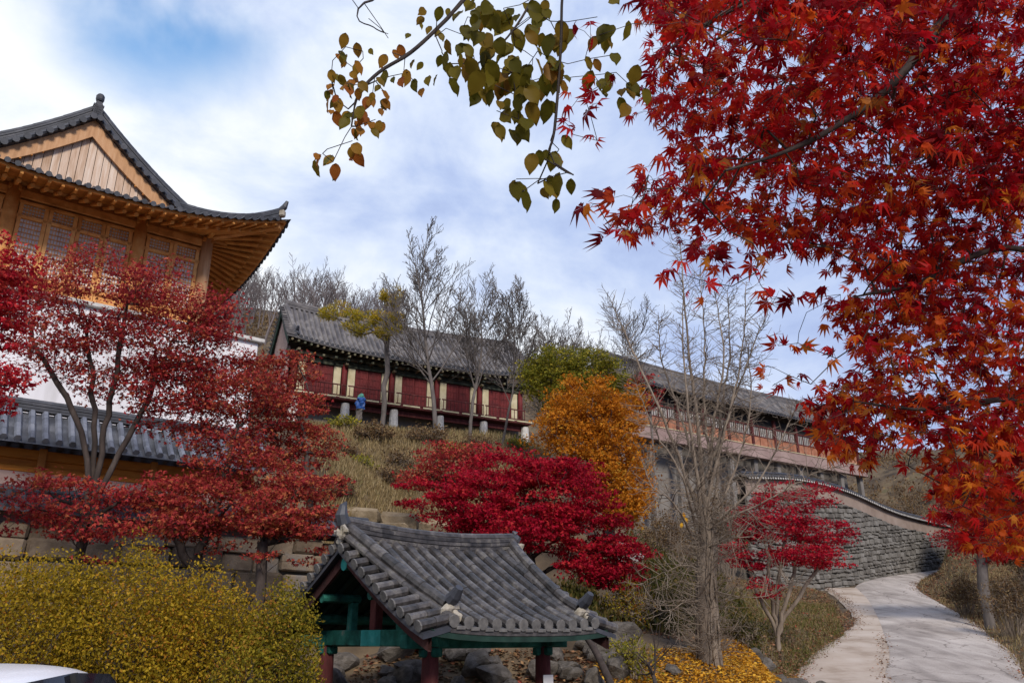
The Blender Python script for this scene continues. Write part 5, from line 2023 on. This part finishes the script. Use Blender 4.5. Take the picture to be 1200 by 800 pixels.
g = "mustard shrubs along the foot of the bank"
shrub("dense mustard-yellow shrub directly behind the white car", 35, 714, 105, 66, 10.6, 36000, .043, "lf_hedge", 101, stems=40, fill=.93, bark="bark")
shrub("largest mustard-yellow shrub, centre of the clipped row below the stone wall", 150, 718, 105, 70, 10.9, 39600, .043, "lf_hedge", 102, stems=40, fill=.93, bark="bark")
shrub("yellow-olive shrub under the V-forked maple", 240, 738, 88, 62, 11.1, 34800, .043, "lf_hedge", 103, stems=40, fill=.93, bark="bark")
shrub("olive-brown shrub covering the pavilion's left post", 325, 768, 58, 76, 10.9, 24000, .043, "lf_hedge2", 104, stems=40, fill=.93, bark="bark")
shrub("low greenish shrub at the foot of the mustard row", 285, 790, 50, 42, 10.3, 7000, .045, "lf_hedge2", 105, stems=40, fill=.93, bark="bark")
shrub("brown twiggy shrub between the slender maple and the pavilion", 300, 715, 40, 30, 12.0, 4200, .045, "lf_hedge2", 106, stems=40)
shrub("straw-coloured bush left of the white stilt below the red hall", 440, 515, 30, 18, 37, 1800, .13, "lf_dry", 107, stems=40)
shrub("green bush at the foot of the blue bundle", 402, 503, 20, 12, 38.5, 1200, .13, "lf_green", 108, stems=30)
shrub("grey-brown bush beneath the middle of the red hall", 500, 518, 34, 18, 38, 1600, .12, "lf_dry", 109, stems=46)
shrub("low brown bush on the straw slope above the stone steps", 470, 540, 22, 12, 33, 900, .11, "lf_dry", 110, stems=30)
shrub("green bush below the right end of the red hall", 607, 522, 16, 9, 41, 700, .12, "lf_green", 111, stems=26)
for i, (px, py, rx, ry, Y, lm, lab) in enumerate([(405, 535, 20, 14, 33, "lf_dry", "dry bush at the left of the straw slope beside the red maples"), (455, 562, 22, 12, 29.5, "lf_dry", "straw-brown bush just above the tan stone blocks"), (560, 522, 24, 13, 38.5, "lf_dry", "brown bush under the right half of the red hall"),
                                                 (530, 530, 18, 10, 36, "lf_green", "small yellowish bush left of the purple-red maple's top"), (420, 555, 16, 12, 30, "lf_green", "greenish bush on the straw slope above the stone blocks"), (395, 585, 22, 16, 26.5, "lf_dry", "dry bush against the slender maple's crown on the slope"), (760, 715, 38, 24, 20.5, "lf_bank", "dark green shrub between the crimson maple and the ginkgo trunk"), (868, 735, 26, 14, 22.2, "lf_bank", "dark green shrub under the vase-shaped maple"),
                                                 (800, 705, 30, 22, 21.5, "lf_bank", "mixed green and brown shrub just behind the ginkgo trunk"), (740, 762, 12, 10, 16, "lf_green", "small lime-green shrub at the pavilion's right eave corner"),
                                                 (735, 700, 24, 18, 19.5, "lf_hedge2", "olive shrub touching the pavilion's right eave"),
                                                 (1175, 685, 32, 30, 33, "lf_dry", "russet shrub at the foot of the grey trunk across the road"), (1125, 680, 22, 16, 40, "lf_dry", "dry brown shrub at the bend of the road"),
                                                 (1205, 660, 30, 40, 36, "lf_dry", "tall dry brown shrub at the right edge across the road"), (775, 585, 32, 26, 34, "lf_dry", "dry brown thicket left of the ginkgo before the wall"), (790, 630, 36, 30, 38, "lf_dry", "dense brown brush where the stone wall ends behind the ginkgo"), (845, 600, 36, 28, 43, "lf_dry", "dry brush against the end of the coped stone wall"), (765, 660, 26, 20, 30, "lf_bank", "dark evergreen shrub between the crimson maple and the brown brush"),
                                                 (830, 545, 45, 26, 42, "lf_dry", "dry grey-brown thicket behind the ginkgo, under the long hall"), (1060, 560, 30, 26, 72, "lf_dry", "brown thicket on the hillside right of the long hall")]):
    shrub(lab, px, py, rx, ry, Y, int(1500 + rx * 50), .035 + .0014 * Y, lm, 120 + i, stems=44)

# ------------------------------------------------------------------ boulders, steps, small stones
rs = np.random.RandomState(91)
BOUL = []
for k in range(5):
    mb = MB()
    bm = bmesh.new()
    bmesh.ops.create_icosphere(bm, subdivisions=3, radius=1)
    V = np.array([v.co for v in bm.verts])
    F = np.array([[v.index for v in f.verts] for f in bm.faces])
    bm.free()
    q = np.random.RandomState(900 + k)
    for _ in range(9):                      # planar cuts make facets
        d = unit(q.normal(size=3))
        h = q.uniform(.55, .85)
        s = V @ d
        V -= np.maximum(0, s - h)[:, None] * d * .9
    for _ in range(5):
        d = unit(q.normal(size=3))
        V *= (1 + .05 * np.sin(V @ d * q.uniform(3, 8) + q.uniform(0, 6)))[:, None]
    mb.add(V, F)
    BOUL.append(mb.mesh("boulder", M["boulder"], smooth=False))


def boulder(x, y, r, lab, sink=.3, grp=None, sq=.7):
    o = bpy.data.objects.new("boulder", BOUL[rs.randint(5)])
    sc.collection.objects.link(o)
    s = r * rs.uniform(.8, 1.2, 3)
    o.scale = (s[0], s[1] * .8, s[2] * sq)
    o.rotation_euler = (rs.uniform(-.25, .25), rs.uniform(-.25, .25), rs.uniform(0, 6.28))
    o.location = on(x, y, r * sq * (1 - 2 * sink) * .9)
    return tag(o, lab, "boulder", grp)


for i in range(46):
    px = rs.uniform(385, 735)
    Y = rs.uniform(15.6, 17.8)
    p = P(px, 780, Y)
    boulder(p[0], p[1], rs.uniform(.18, .42), "rough grey-brown boulder in the dry bank behind the pavilion", .25, "boulders in the bank behind the pavilion")
for i, (px, py, Y, r) in enumerate([(712, 752, 17.2, .5), (725, 735, 18, .45), (700, 740, 18, .4)]):
    p = P(px, py, Y)
    boulder(p[0], p[1], r, ["large grey boulder just right of the pavilion's eave", "grey boulder perched above the pavilion's right eave corner", "grey boulder half hidden by the pavilion's right eave"][i], .2)
for i in range(16):
    px = rs.uniform(835, 960) if i < 11 else rs.uniform(745, 820)
    p = P(px, 750, rs.uniform(22.6, 24.0))
    boulder(p[0], p[1], rs.uniform(.2, .4), "mossy grey stone edging the bank behind the golden leaves", .35, "stones edging the bank")
boulder(*P(787, 780, 16.8)[:2], .22, "pale stone lying in golden leaves left of the ginkgo", .3)
# stone retaining steps above the pavilion ridge
g = "tan stone blocks stepping up the straw slope"
for i, (px, py, wd, Y) in enumerate([(424, 596, 44, 26.5), (468, 600, 46, 26.1), (446, 612, 66, 25), (520, 612, 50, 25), (440, 627, 60, 24)]):
    k = mpp(px, py, Y)
    p = P(px, py, Y)
    mb = MB()
    mb.box((0, .35, -.3), (wd * k, 1.4, 13 * k + .3), b=.13, jit=.09)
    o = mb.build("stone_block", M["step_stone"], loc=tuple(p), rz=rs.uniform(-.12, .12))
    tag(o, "tan stone block in the stepped retaining wall on the straw slope", "stone", g)
# white stone balustrade
p = onp(726, 648, 25)
bz = P(726, 648, 25)[2]
bal = thing("stone_balustrade", "short pale granite balustrade with sloping rail right of the crimson maple", "balustrade", (p[0], p[1], bz))
k = mpp(726, 640, 25)
mb = MB()
mb.box((0, 0, .1), (.26, .26, 1.1), b=.03)
mb.box((0, 0, .68), (.32, .32, .1), b=.02)
mb.build("post", M["pale_stone"], bal)
mb = MB()
mb.beam((.15, 0, .50), (1.05, -.5, -.25), .18, .16, bev=.03)
mb.build("rail", M["pale_stone"], bal)
mb = MB()
mb.beam((.15, 0, .18), (.85, -.4, -.38), .1, .3, bev=.02)
mb.build("rail_panel", M["pale_stone"], bal)
bal.scale = (.62, .62, .62)
# fallen log and dead stem
mb = MB()
a, b = onp(684, 775, 16.2, .75), onp(730, 800, 14.6, .08)
q = spline([a, a * .6 + b * .4 + [0, 0, .12], b], 5)
mb.tube(q - a, np.linspace(.05, .075, len(q)), 8)
mb.tube([q[4] - a, q[4] - a + [.12, .1, .25]], [.03, .01], 5)
tag(mb.build("fallen_branch", M["bark"], smooth=True, loc=tuple(a)), "dark fallen branch propped against the boulder right of the pavilion", "branch")
rs = np.random.RandomState(95)
b0 = onp(771, 800, 14.6, -.1)
DEAD = dict(seg=.15, wob=.16, up=[0, .2, .1], taper=.5, lev=2, kids=[6, 3], ang=[65, 45], ratio=[.75, .5], rr=.55)
DEAD["from"] = [.7, .2]
t_ = thing("dead_sapling", "short dark dead sapling with spreading twigs before the ginkgo", "tree", tuple(b0))
mb = MB()
hgt = P(771, 762, 14.6)[2] - b0[2]
grow(mb, (0, 0, 0), np.array([.02, 0, 1]), hgt, .06, 0, rs, DEAD, .005)
mb.build("trunk", M["bark"], t_, smooth=True)


# ------------------------------------------------------------------ litter and grass (stuff)
def scatter(name, label, regions, size, m, seed, tmpl=OVATE, lift=.02, grass=False):
    rs = np.random.RandomState(seed)
    C = []
    for (pts, n) in regions:                # each region: a ground polygon of world xy
        pts = np.array(pts)
        lo, hi = pts.min(0), pts.max(0)
        q = rs.uniform(lo, hi, (n * 3, 2))
        ins = np.zeros(len(q), bool)
        j = len(pts) - 1
        for i in range(len(pts)):
            a, b = pts[i], pts[j]
            c = ((a[1] > q[:, 1]) != (b[1] > q[:, 1])) & (q[:, 0] < (b[0] - a[0]) * (q[:, 1] - a[1]) / (b[1] - a[1] + 1e-9) + a[0])
            ins ^= c
            j = i
        C.append(q[ins][:n])
    q = np.concatenate(C)
    n = len(q)
    z = tz(q[:, 0], q[:, 1])
    X = np.column_stack([q, z + rs.uniform(0, lift, n)])
    mb = MB()
    if grass:
        tip = unit(np.array([0, 0, 1.0]) + rs.normal(size=(n, 3)) * .28)
        put_leaves(mb, X, tip, rand_unit(n, rs), size * rs.uniform(.5, 1.4, n), tmpl)
    else:
        X[:, 2] += .015
        tip = unit(rs.normal(size=(n, 3)) * np.array([1, 1, .25]))
        put_leaves(mb, X, tip, unit(np.array([0, 0, 1.0]) + rs.normal(size=(n, 3)) * .35), size * rs.uniform(.6, 1.3, n), tmpl)
    return tag(mb.build(name, m), label, name.split("_")[-1], kind="stuff")


def poly(*pts):
    return [tuple(P(*p)[:2]) for p in pts]


LEAFQ = (DIAM[0] * np.array([1.3, 1, 1.5]), DIAM[1])
scatter("leaf_litter", "golden fallen ginkgo leaves covering the ground around the trunk", [(poly((690, 800, 14.5), (700, 770, 17.2), (800, 760, 18.6), (860, 755, 22), (905, 752, 25.0), (938, 775, 26.0), (930, 800, 23.5), (900, 830, 17)), 21000)], .075, M["litter_gold"], 201, LEAFQ)
scatter("bank_litter", "brown and reddish fallen leaves on the bank and road verges", [(poly((700, 740, 18.6), (760, 690, 24), (1000, 690, 44), (1010, 720, 38), (990, 745, 31), (940, 765, 25), (850, 752, 20.5)), 12000), (poly((1190, 790, 25), (1150, 742, 34), (1095, 703, 46), (1080, 686, 52), (1120, 668, 62), (1260, 640, 60), (1300, 760, 28)), 10000), (poly((380, 800, 14.5), (430, 760, 17.5), (700, 760, 17.5), (690, 800, 14.5)), 4000), (poly((985, 742, 33), (1000, 715, 40), (975, 695, 49), (1015, 703, 46), (1026, 724, 39), (1036, 766, 29), (1010, 790, 25)), 900)], .10, M["litter_brown"], 202, LEAFQ)
scatter("bank_grass", "green and straw grass on the rounded bank beside the road", [(poly((735, 720, 21), (760, 690, 26), (850, 690, 40), (975, 700, 45), (992, 740, 33), (942, 755, 26.2), (900, 740, 24.6), (820, 740, 22.5)), 17000)], .17, M["grass"], 203, BLADE, grass=True)
scatter("slope_grass", "straw-coloured long grass on the slope below the red hall", [(poly((370, 610, 25), (360, 500, 41), (640, 510, 44), (660, 560, 36), (560, 600, 28), (470, 615, 25)), 30000), (poly((380, 615, 24.5), (385, 560, 30), (480, 560, 30), (520, 630, 24.2)), 6000)], .30, M["grass_dry"], 204, BLADE, grass=True)
scatter("verge_grass", "dry tufted grass on the verge across the road", [(poly((1200, 780, 26), (1150, 735, 35), (1098, 701, 46.5), (1115, 672, 60), (1260, 640, 56), (1290, 740, 28)), 13000)], .22, M["grass_dry"], 205, BLADE, grass=True)
bank = [tuple(q[:2] + np.array([-.25, .1])) for q in sl[4:]] + [(17.0, 48.5), (12, 46), (6.5, 42), (5.2, 34), (4.2, 27), (4.2, 21.5), (6.2, 22.3)]
scatter("mound_litter", "brown and reddish leaves lying on the rounded bank in front of the stone wall", [(bank, 16000)], .11, M["litter_brown"], 208, LEAFQ, lift=.08)
scatter("mound_grass", "straw and green grass tufts on the rounded bank in front of the stone wall", [(bank, 15000)], .16, M["grass_dry"], 209, BLADE, grass=True)
scatter("bank_groundcover", "low dark leafy plants and brown stalks covering the shady bank under the bare ginkgo", [(poly((690, 740, 18.4), (740, 690, 25), (850, 690, 36), (880, 700, 34), (890, 745, 24), (860, 740, 22.2), (790, 750, 20)), 15000), (poly((560, 760, 17.6), (700, 745, 18.2), (700, 690, 26), (560, 690, 24)), 9000), (poly((735, 690, 25), (735, 660, 38), (850, 670, 43), (850, 690, 34)), 8000)], .12, M["lf_bank"], 207, DIAM, lift=.3, grass=True)
out = unit(np.stack([RR[:, 1] - RL[:, 1], -(RR[:, 0] - RL[:, 0])], -1))
sid = unit((RR - RL)[:, :2])
vp = [tuple(p[:2] + d * .0) for p, d in zip(RR[66:118], sid[66:118])] + [tuple(p[:2] + d * 7.0) for p, d in zip(RR[66:118], sid[66:118])][::-1]
scatter("verge_litter", "brown leaves drifted along the right edge of the road", [(vp, 9000)], .13, M["litter_brown"], 210, LEAFQ, lift=.1)
scatter("verge_weeds", "dry weeds standing on the road verge at the bend", [(vp, 7000)], .22, M["grass_dry"], 211, BLADE, grass=True)
mb = MB()
rs = np.random.RandomState(212)
put_leaves(mb, ROOF_LEAVES, unit(rs.normal(size=(90, 3)) * [1, 1, .3]), unit(np.array([.3, -.5, 1.0]) + rs.normal(size=(90, 3)) * .3), rs.uniform(.03, .065, 90), LEAF5)
tag(mb.build("fallen_leaves", M["litter_brown"]), "small brown and red leaves caught on the pavilion roof tiles", "leaves", kind="stuff")
# grit line along the joint between road and path
rs = np.random.RandomState(206)
mb = MB()
ii = rs.randint(38, 60, 260)
f = rs.uniform(size=len(ii))[:, None]
C = RL[ii] * (1 - f) + RL[ii + 1] * f + np.column_stack([rs.normal(size=len(ii)) * .16, rs.normal(size=len(ii)) * .1, np.full(len(ii), .045)])
put_leaves(mb, C, unit(rs.normal(size=(len(ii), 3)) * [1, 1, .2]), unit(np.array([0, 0, 1.0]) + rs.normal(size=(len(ii), 3)) * .3), .085 * rs.uniform(.5, 1.3, len(ii)), LEAFQ)
for E_, sg_, m_ in ((RR, -1, 900), (SL, 1, 1500)):
    ii = rs.randint(36, min(96, len(E_) - 2), m_)
    f = rs.uniform(size=len(ii))[:, None]
    dd_ = np.abs(rs.normal(size=len(ii))) * .28 * sg_
    C = E_[ii] * (1 - f) + E_[ii + 1] * f + np.column_stack([dd_, rs.normal(size=len(ii)) * .1, np.full(len(ii), .05)])
    put_leaves(mb, C, unit(rs.normal(size=(len(ii), 3)) * [1, 1, .2]), unit(np.array([0, 0, 1.0]) + rs.normal(size=(len(ii), 3)) * .3), .075 * rs.uniform(.5, 1.3, len(ii)), LEAFQ)
tag(mb.build("road_litter", M["litter_brown"]), "brown leaves scattered along the road's edges and the seam of its shoulder", "litter", kind="stuff")

# ------------------------------------------------------------------ car at the lower left
car = thing("parked_car", "white car at the lower left corner, only its roof showing", "car", (-4.17, 7.3, 0), R(88))
car.scale = (.86, 1, 1)
# body sections along x (front = +x): (x, half width, z bottom, z belt)
sec = [(-2.15, .66, .42, .74), (-2.05, .80, .30, .92), (-1.6, .87, .24, .98), (-.6, .89, .22, .96), (.6, .89, .22, .95), (1.4, .87, .24, .92), (1.95, .80, .28, .80), (2.2, .62, .40, .66)]
G = []
for x, hw, zb, zt in sec:
    G.append([[x, -hw * .8, zb], [x, -hw, zb + .1], [x, -hw, (zb + zt) / 2], [x, -hw * .96, zt - .04], [x, -hw * .86, zt], [x, 0, zt + .03], [x, hw * .86, zt], [x, hw * .96, zt - .04], [x, hw, (zb + zt) / 2], [x, hw, zb + .1], [x, hw * .8, zb], [x, -hw * .8, zb]])
mb = MB()
G = np.array(G)
mb.grid(G)
mb.add(G[0][:-1], [list(range(11))])
mb.add(G[-1][:-1], [list(range(11))[::-1]])
o = mb.build("body", M["car_paint"], car, smooth=True)
o.modifiers.new("sub", "SUBSURF").render_levels = 2
# roof shell: front at +x
rsec = [(-1.62, .60, 1.36), (-1.50, .62, 1.425), (-1.2, .64, 1.47), (-.5, .655, 1.50), (.1, .645, 1.485), (.5, .62, 1.42), (.85, .58, 1.27)]
G = []
for x, hw, z in rsec:
    G.append([[x, -hw - .06, z - .19], [x, -hw, z - .11], [x, -hw * .84, z - .04], [x, -hw * .6, z - .005], [x, 0, z + .012], [x, hw * .6, z - .005], [x, hw * .84, z - .04], [x, hw, z - .11], [x, hw + .06, z - .19]])
mb = MB()
mb.grid(np.array(G), flip=False)
o = mb.build("roof", M["car_paint"], car, smooth=True)
o.modifiers.new("thick", "SOLIDIFY").thickness = .03
o.modifiers.new("sub", "SUBSURF").render_levels = 2
for sy in (-1, 1):
    mb = MB()
    lo = [(-1.7, .92), (-.9, .95), (0, .95), (.9, .93), (1.25, .92)]
    hi = [(-1.6, 1.10), (-1.05, 1.385), (-.3, 1.43), (.38, 1.40), (.80, 1.20)]
    G = np.array([[[x, sy * (.845 - .02), z] for x, z in lo], [[x, sy * .665, z] for x, z in hi]])
    mb.grid(G, flip=sy > 0)
    o = mb.build("side_window", M["car_glass"], car, smooth=True)
    mb = MB()
    mb.beam((-.35, sy * .835, .95), (-.35, sy * .672, 1.42), .05, .08)
    mb.build("door_pillar", M["rubber"], car)
    mb = MB()
    mb.box((.95, sy * .95, 1.0), (.12, .2, .14), b=.03)
    mb.build("wing_mirror", M["car_paint"], car)
    mb = MB()
    mb.box((-.45, sy * .895, .82), (.18, .03, .035), b=.01)
    mb.build("door_handle", M["car_paint"], car)
    for x in (-1.35, 1.35):
        mb = MB()
        mb.tube([(x, sy * .70, .32), (x, sy * .74, .32), (x, sy * .88, .32), (x, sy * .90, .32)], [.29, .32, .32, .28], 24)
        wh = mb.build("wheel", M["rubber"], car, smooth=True)
        mb = MB()
        mb.tube([(x, sy * .895, .32), (x, sy * .915, .32)], [.2, .19], 18)
        for a in range(5):
            mb.box((x + .1 * math.cos(a * 1.257), sy * .918, .32 + .1 * math.sin(a * 1.257)), (.04, .012, .04), b=.005)
        mb.build("rim", M["rim"], wh)
    mb = MB()
    mb.box((2.06, sy * .6, .68), (.16, .26, .12), b=.04)
    mb.build("headlight", M["lamp_clear"], car)
    mb = MB()
    mb.box((-2.08, sy * .66, .8), (.1, .2, .16), b=.03)
    mb.build("tail_light", M["lamp_red"], car)
mb = MB()
mb.grid(np.array([[[1.32, y, .93] for y in (-.72, -.36, 0, .36, .72)], [[1.1, y, 1.12] for y in (-.68, -.34, 0, .34, .68)], [[.82, y, 1.27] for y in (-.58, -.29, 0, .29, .58)]]))
mb.build("windscreen", M["car_glass"], car, smooth=True)
mb = MB()
mb.grid(np.array([[[-2.0, y, .97] for y in (-.72, -.36, 0, .36, .72)], [[-1.82, y, 1.18] for y in (-.67, -.33, 0, .33, .67)], [[-1.615, y, 1.385 - .2 * (y / .6) ** 4] for y in (-.6, -.36, 0, .36, .6)]]))
mb.build("rear_window", M["car_glass"], car, smooth=True)
mb = MB()
mb.box((-1.66, 0, 1.365), (.05, .30, .03), b=.01)
mb.build("brake_light", M["lamp_red"], car)
mb = MB()
mb.tube([(-1.2, 0, 1.47), (-1.24, 0, 1.53), (-1.33, 0, 1.545)], [.022, .02, .008], 6)
mb.build("roof_aerial", M["rubber"], car)

# ------------------------------------------------------------------ foreground maple (right) and olive-leaved tree (top)
rs = np.random.RandomState(301)
FM = []
POLY = np.array([(748, -30), (1260, -30), (1260, 660), (1150, 640), (1105, 600), (1085, 552), (1012, 540), (952, 510), (968, 470), (1012, 425), (985, 365), (1002, 318), (960, 290), (905, 305), (880, 265), (838, 302), (806, 285), (775, 262), (735, 280), (715, 245), (775, 195), (838, 152), (775, 150), (745, 112), (775, 70)], float)


def inside(q, pts):
    ins = np.zeros(len(q), bool)
    j = len(pts) - 1
    for i in range(len(pts)):
        a, b = pts[i], pts[j]
        ins ^= ((a[1] > q[:, 1]) != (b[1] > q[:, 1])) & (q[:, 0] < (b[0] - a[0]) * (q[:, 1] - a[1]) / (b[1] - a[1] + 1e-9) + a[0])
        j = i
    return ins


q = rs.uniform([700, -30], [1260, 665], (5600, 2))
q = q[inside(q, POLY)]
q = q[rs.uniform(size=len(q)) < np.clip(.42 + (q[:, 0] - 720) / 440, .42, .97)][:1620]
tg_ = []
for a, b in q:
    base_y = 2.7 + .0028 * max(0, b) + .0012 * (a - 700)
    tg_.append(P(a, b, base_y + rs.uniform(-.5, 1.3)))
for a, b, Y in [(692, 45, 2.5), (684, 112, 2.5), (690, 128, 2.5), (704, 100, 2.5), (672, 158, 2.6), (700, 165, 2.6), (700, 240, 2.3), (742, 232, 2.4), (715, 265, 2.5), (760, 205, 2.6), (905, 350, 3.2), (930, 352, 3.2), (960, 348, 3.2), (985, 345, 3.2), (912, 405, 3.6), (935, 402, 3.6), (905, 430, 3.6), (925, 440, 3.6), (950, 450, 3.6), (905, 452, 3.6), (940, 475, 3.7), (785, 317, 2.9), (820, 335, 2.9), (890, 300, 3.0), (885, 320, 3.0), (735, 270, 2.6), (1010, 400, 3.6), (980, 420, 3.6)]:
    tg_.append(P(a, b, Y))
T = np.array(tg_)
b0 = on(3.6, 3.3)
LEADERS = [[(1290, -60, 3.5), (1140, -5, 3.3), (1050, 95, 3.2), (985, 145, 3.1), (920, 178, 3.0), (850, 200, 2.9)],
           [(1290, 330, 4.4), (1180, 290, 4.2), (1080, 330, 4.0), (1000, 348, 3.6)],
           [(1290, 520, 4.9), (1190, 470, 4.7), (1090, 480, 4.4), (1000, 470, 4.0)],
           [(1280, 640, 5.2), (1200, 590, 5.0), (1120, 580, 4.8)],
           [(1200, -140, 3.3), (1020, -50, 3.2), (880, 0, 3.0), (780, 60, 2.7)]]
fmt = thing("maple_tree", "scarlet and orange maple overhanging from the right, close enough to show each leaf", "tree", tuple(b0))
trunkpts = spline([b0 - [0, 0, .2], b0 + [.02, .05, 1.2], b0 + [-.1, .1, 2.2], b0 + [-.15, .25, 3.2], b0 + [-.3, .3, 4.6]], 3)
mb = MB()
mb.tube(trunkpts - b0, np.linspace(.2, .10, len(trunkpts)), 12, cap=False)
limb_nodes = []
for Ld in LEADERS:
    w0 = np.array([P(*p) for p in Ld])
    j = int(np.abs(trunkpts[:, 2] - max(.8, w0[0][2] - .7)).argmin())
    w0 = np.concatenate([[trunkpts[j]], w0])
    limb_nodes.append(spline(w0, 5))
nodes_all, par_all, paths_all = [], [], []
near = np.array([[np.linalg.norm(l - t_, axis=1).min() for l in limb_nodes] for t_ in T]).argmin(1)
for li, ln_ in enumerate(limb_nodes):
    tt = T[near == li]
    if not len(tt):
        continue
    nd, pr, pa = skeleton(ln_, tt, rs, alpha=.12, seg=.14, lift=0, wob=.12)
    branch_mesh(mb, nd - b0, pr, pa, .0016, .030 if li in (0, 4) else .024)
mb.build("trunk", M["bark"], fmt, smooth=True)
mb = MB()
kk = rs.poisson(7.5, len(T)).clip(2)
kk[-28:] = 3
idx = np.repeat(np.arange(len(T)), kk)
off = rand_unit(len(idx), rs) * rs.uniform(.02, .16, (len(idx), 1)) * np.array([1, 1, .7])
off[kk[idx] == 3] *= .45
C = T[idx] + off
tip = unit(unit(off) * .9 + np.array([-.25, 0, -.55]) + rand_unit(len(idx), rs) * .45)
nrm = unit(np.array([0, -.55, .55]) + rand_unit(len(idx), rs) * .85)
forms = [LEAF7, palmate([(-95, .45), (-62, .75), (-30, .95), (2, 1.0), (34, .9), (66, .7), (100, .4)], .125, .55, .09),
         palmate([(-70, .5), (-44, .8), (-20, .97), (4, 1.0), (26, .92), (50, .72)], .115, .35, .14), palmate([(-110, .5), (-66, .85), (-25, 1.0), (20, .96), (62, .8), (104, .45)], .15, .4, .02)]
warm = (rs.uniform(size=len(C)) < np.clip(.75 - (C[:, 2] - 1.7) * .30 + (C[:, 0] - 1.2) * .12, .08, .8)).astype(int)
pick = rs.choice(4, len(C), p=[.25, .3, .25, .2])
for fi in range(8):
    k = (pick == fi % 4) & (warm == fi // 4)
    put_leaves(mb, (C - b0)[k], tip[k], nrm[k], rs.uniform(.034, .086, k.sum()), forms[fi % 4], fi // 4)
mb.build("crown", [M["lf_front"], M["lf_front_warm"]], fmt)
mb = MB()
for c_, t__ in zip(C[::2], T[idx][::2]):
    mb.tube(np.array([t__, (t__ + c_) / 2 + [0, 0, .01], c_]) - b0, .0011, 3, cap=False)
mb.build("leaf_stalks", M["bark"], fmt)

# olive-leaved tree
rs = np.random.RandomState(302)
b0 = on(1.2, -2.2)
ot = thing("olive_leaved_tree", "tree with large olive-green oval leaves hanging into the top centre of the view", "tree", tuple(b0))
LIMBS = [[(640, -140, 2.8), (590, -60, 2.7), (541, 3, 2.6), (517, 30, 2.6), (482, 62, 2.6), (445, 85, 2.6), (420, 112, 2.6), (412, 148, 2.6)],
         [(660, -120, 2.6), (640, -40, 2.6), (612, 20, 2.5), (585, 55, 2.5), (560, 75, 2.5)],
         [(690, -120, 2.4), (662, -30, 2.4), (657, 60, 2.4), (650, 150, 2.4), (643, 175, 2.4)],
         [(480, -80, 2.9), (420, 10, 2.8), (438, 32, 2.8), (455, 40, 2.8)]]
SP = [(390, 105), (398, 68), (405, 55), (415, 80), (388, 92), (395, 118), (408, 128), (420, 100), (425, 135), (440, 95), (452, 110), (478, 85), (485, 95), (440, 118), (418, 148), (413, 165), (378, 180), (390, 190), (440, 140), (405, 98), (460, 62), (425, 60)]
SP2 = [(512, 22), (518, 60), (525, 75), (540, 40), (548, 20), (555, 65), (570, 50), (560, 88), (585, 80), (590, 60), (600, 35), (575, 20), (580, 100), (582, 130), (608, 140), (605, 112), (622, 95), (630, 60), (645, 25), (635, 10), (615, 60), (648, 70), (620, 20), (590, 10), (600, 85), (640, 90), (655, 45), (715, 65), (722, 85), (738, 100), (700, 20), (545, 80)]
SP3 = [(632, 182), (642, 188), (652, 180), (605, 210), (612, 225), (630, 215), (640, 210), (648, 222), (672, 205), (655, 175), (645, 165)]
mb = MB()
lv, lmi = [], []
tk = spline([b0 - [0, 0, .2], b0 + [0, .1, 1.5], b0 + [-.2, .5, 3.4], b0 + [-.6, 1.6, 5.0], b0 + [-.8, 2.8, 5.4]], 4)
mb.tube(tk - b0, np.linspace(.17, .06, len(tk)), 10, cap=False)
for li, Ld in enumerate(LIMBS):
    w0 = np.array([P(*p) for p in Ld])
    w0 = np.concatenate([[tk[-1]], w0])
    sp = [SP, SP2, SP3, [(410, -4), (432, 22), (455, 45), (398, 0), (445, 30)]][li]
    Y = Ld[-1][2]
    tt = np.array([P(a, b, Y + rs.uniform(-.15, .25)) for a, b in sp])
    nd, pr, pa = skeleton(spline(w0, 5), tt, rs, alpha=.05, seg=.08, lift=0, wob=.14)
    branch_mesh(mb, nd - b0, pr, pa, .0018, .010 if li == 0 else .006)
    if li < 3:
        for t__ in tt:
            for _ in range(rs.randint(4, 8) if li == 1 else rs.randint(3, 6) if li == 0 else rs.randint(1, 4)):
                lv.append(t__ + rs.normal(size=3) * (.045 if li == 1 else .022))
                lmi.append(1 if (li == 0 and rs.uniform() < .55) else 0)
mb.build("trunk", M["bark"], ot, smooth=True)
lv = np.array(lv)
lmi = np.array(lmi)
mb = MB()
for m_ in (0, 1):
    c_ = lv[lmi == m_]
    tip = unit(np.array([0, 0, -1.0]) + rand_unit(len(c_), rs) * .6)
    nrm = unit(np.array([0, -1.0, .2]) + rand_unit(len(c_), rs) * .75)
    put_leaves(mb, c_ - b0, tip, nrm, rs.uniform(.055, .105, len(c_)) * np.where(c_[:, 0] < -.25, .66, .95), OVATE, m_)
mb.build("crown", [M["lf_olive"], M["lf_brown"]], ot, smooth=True)
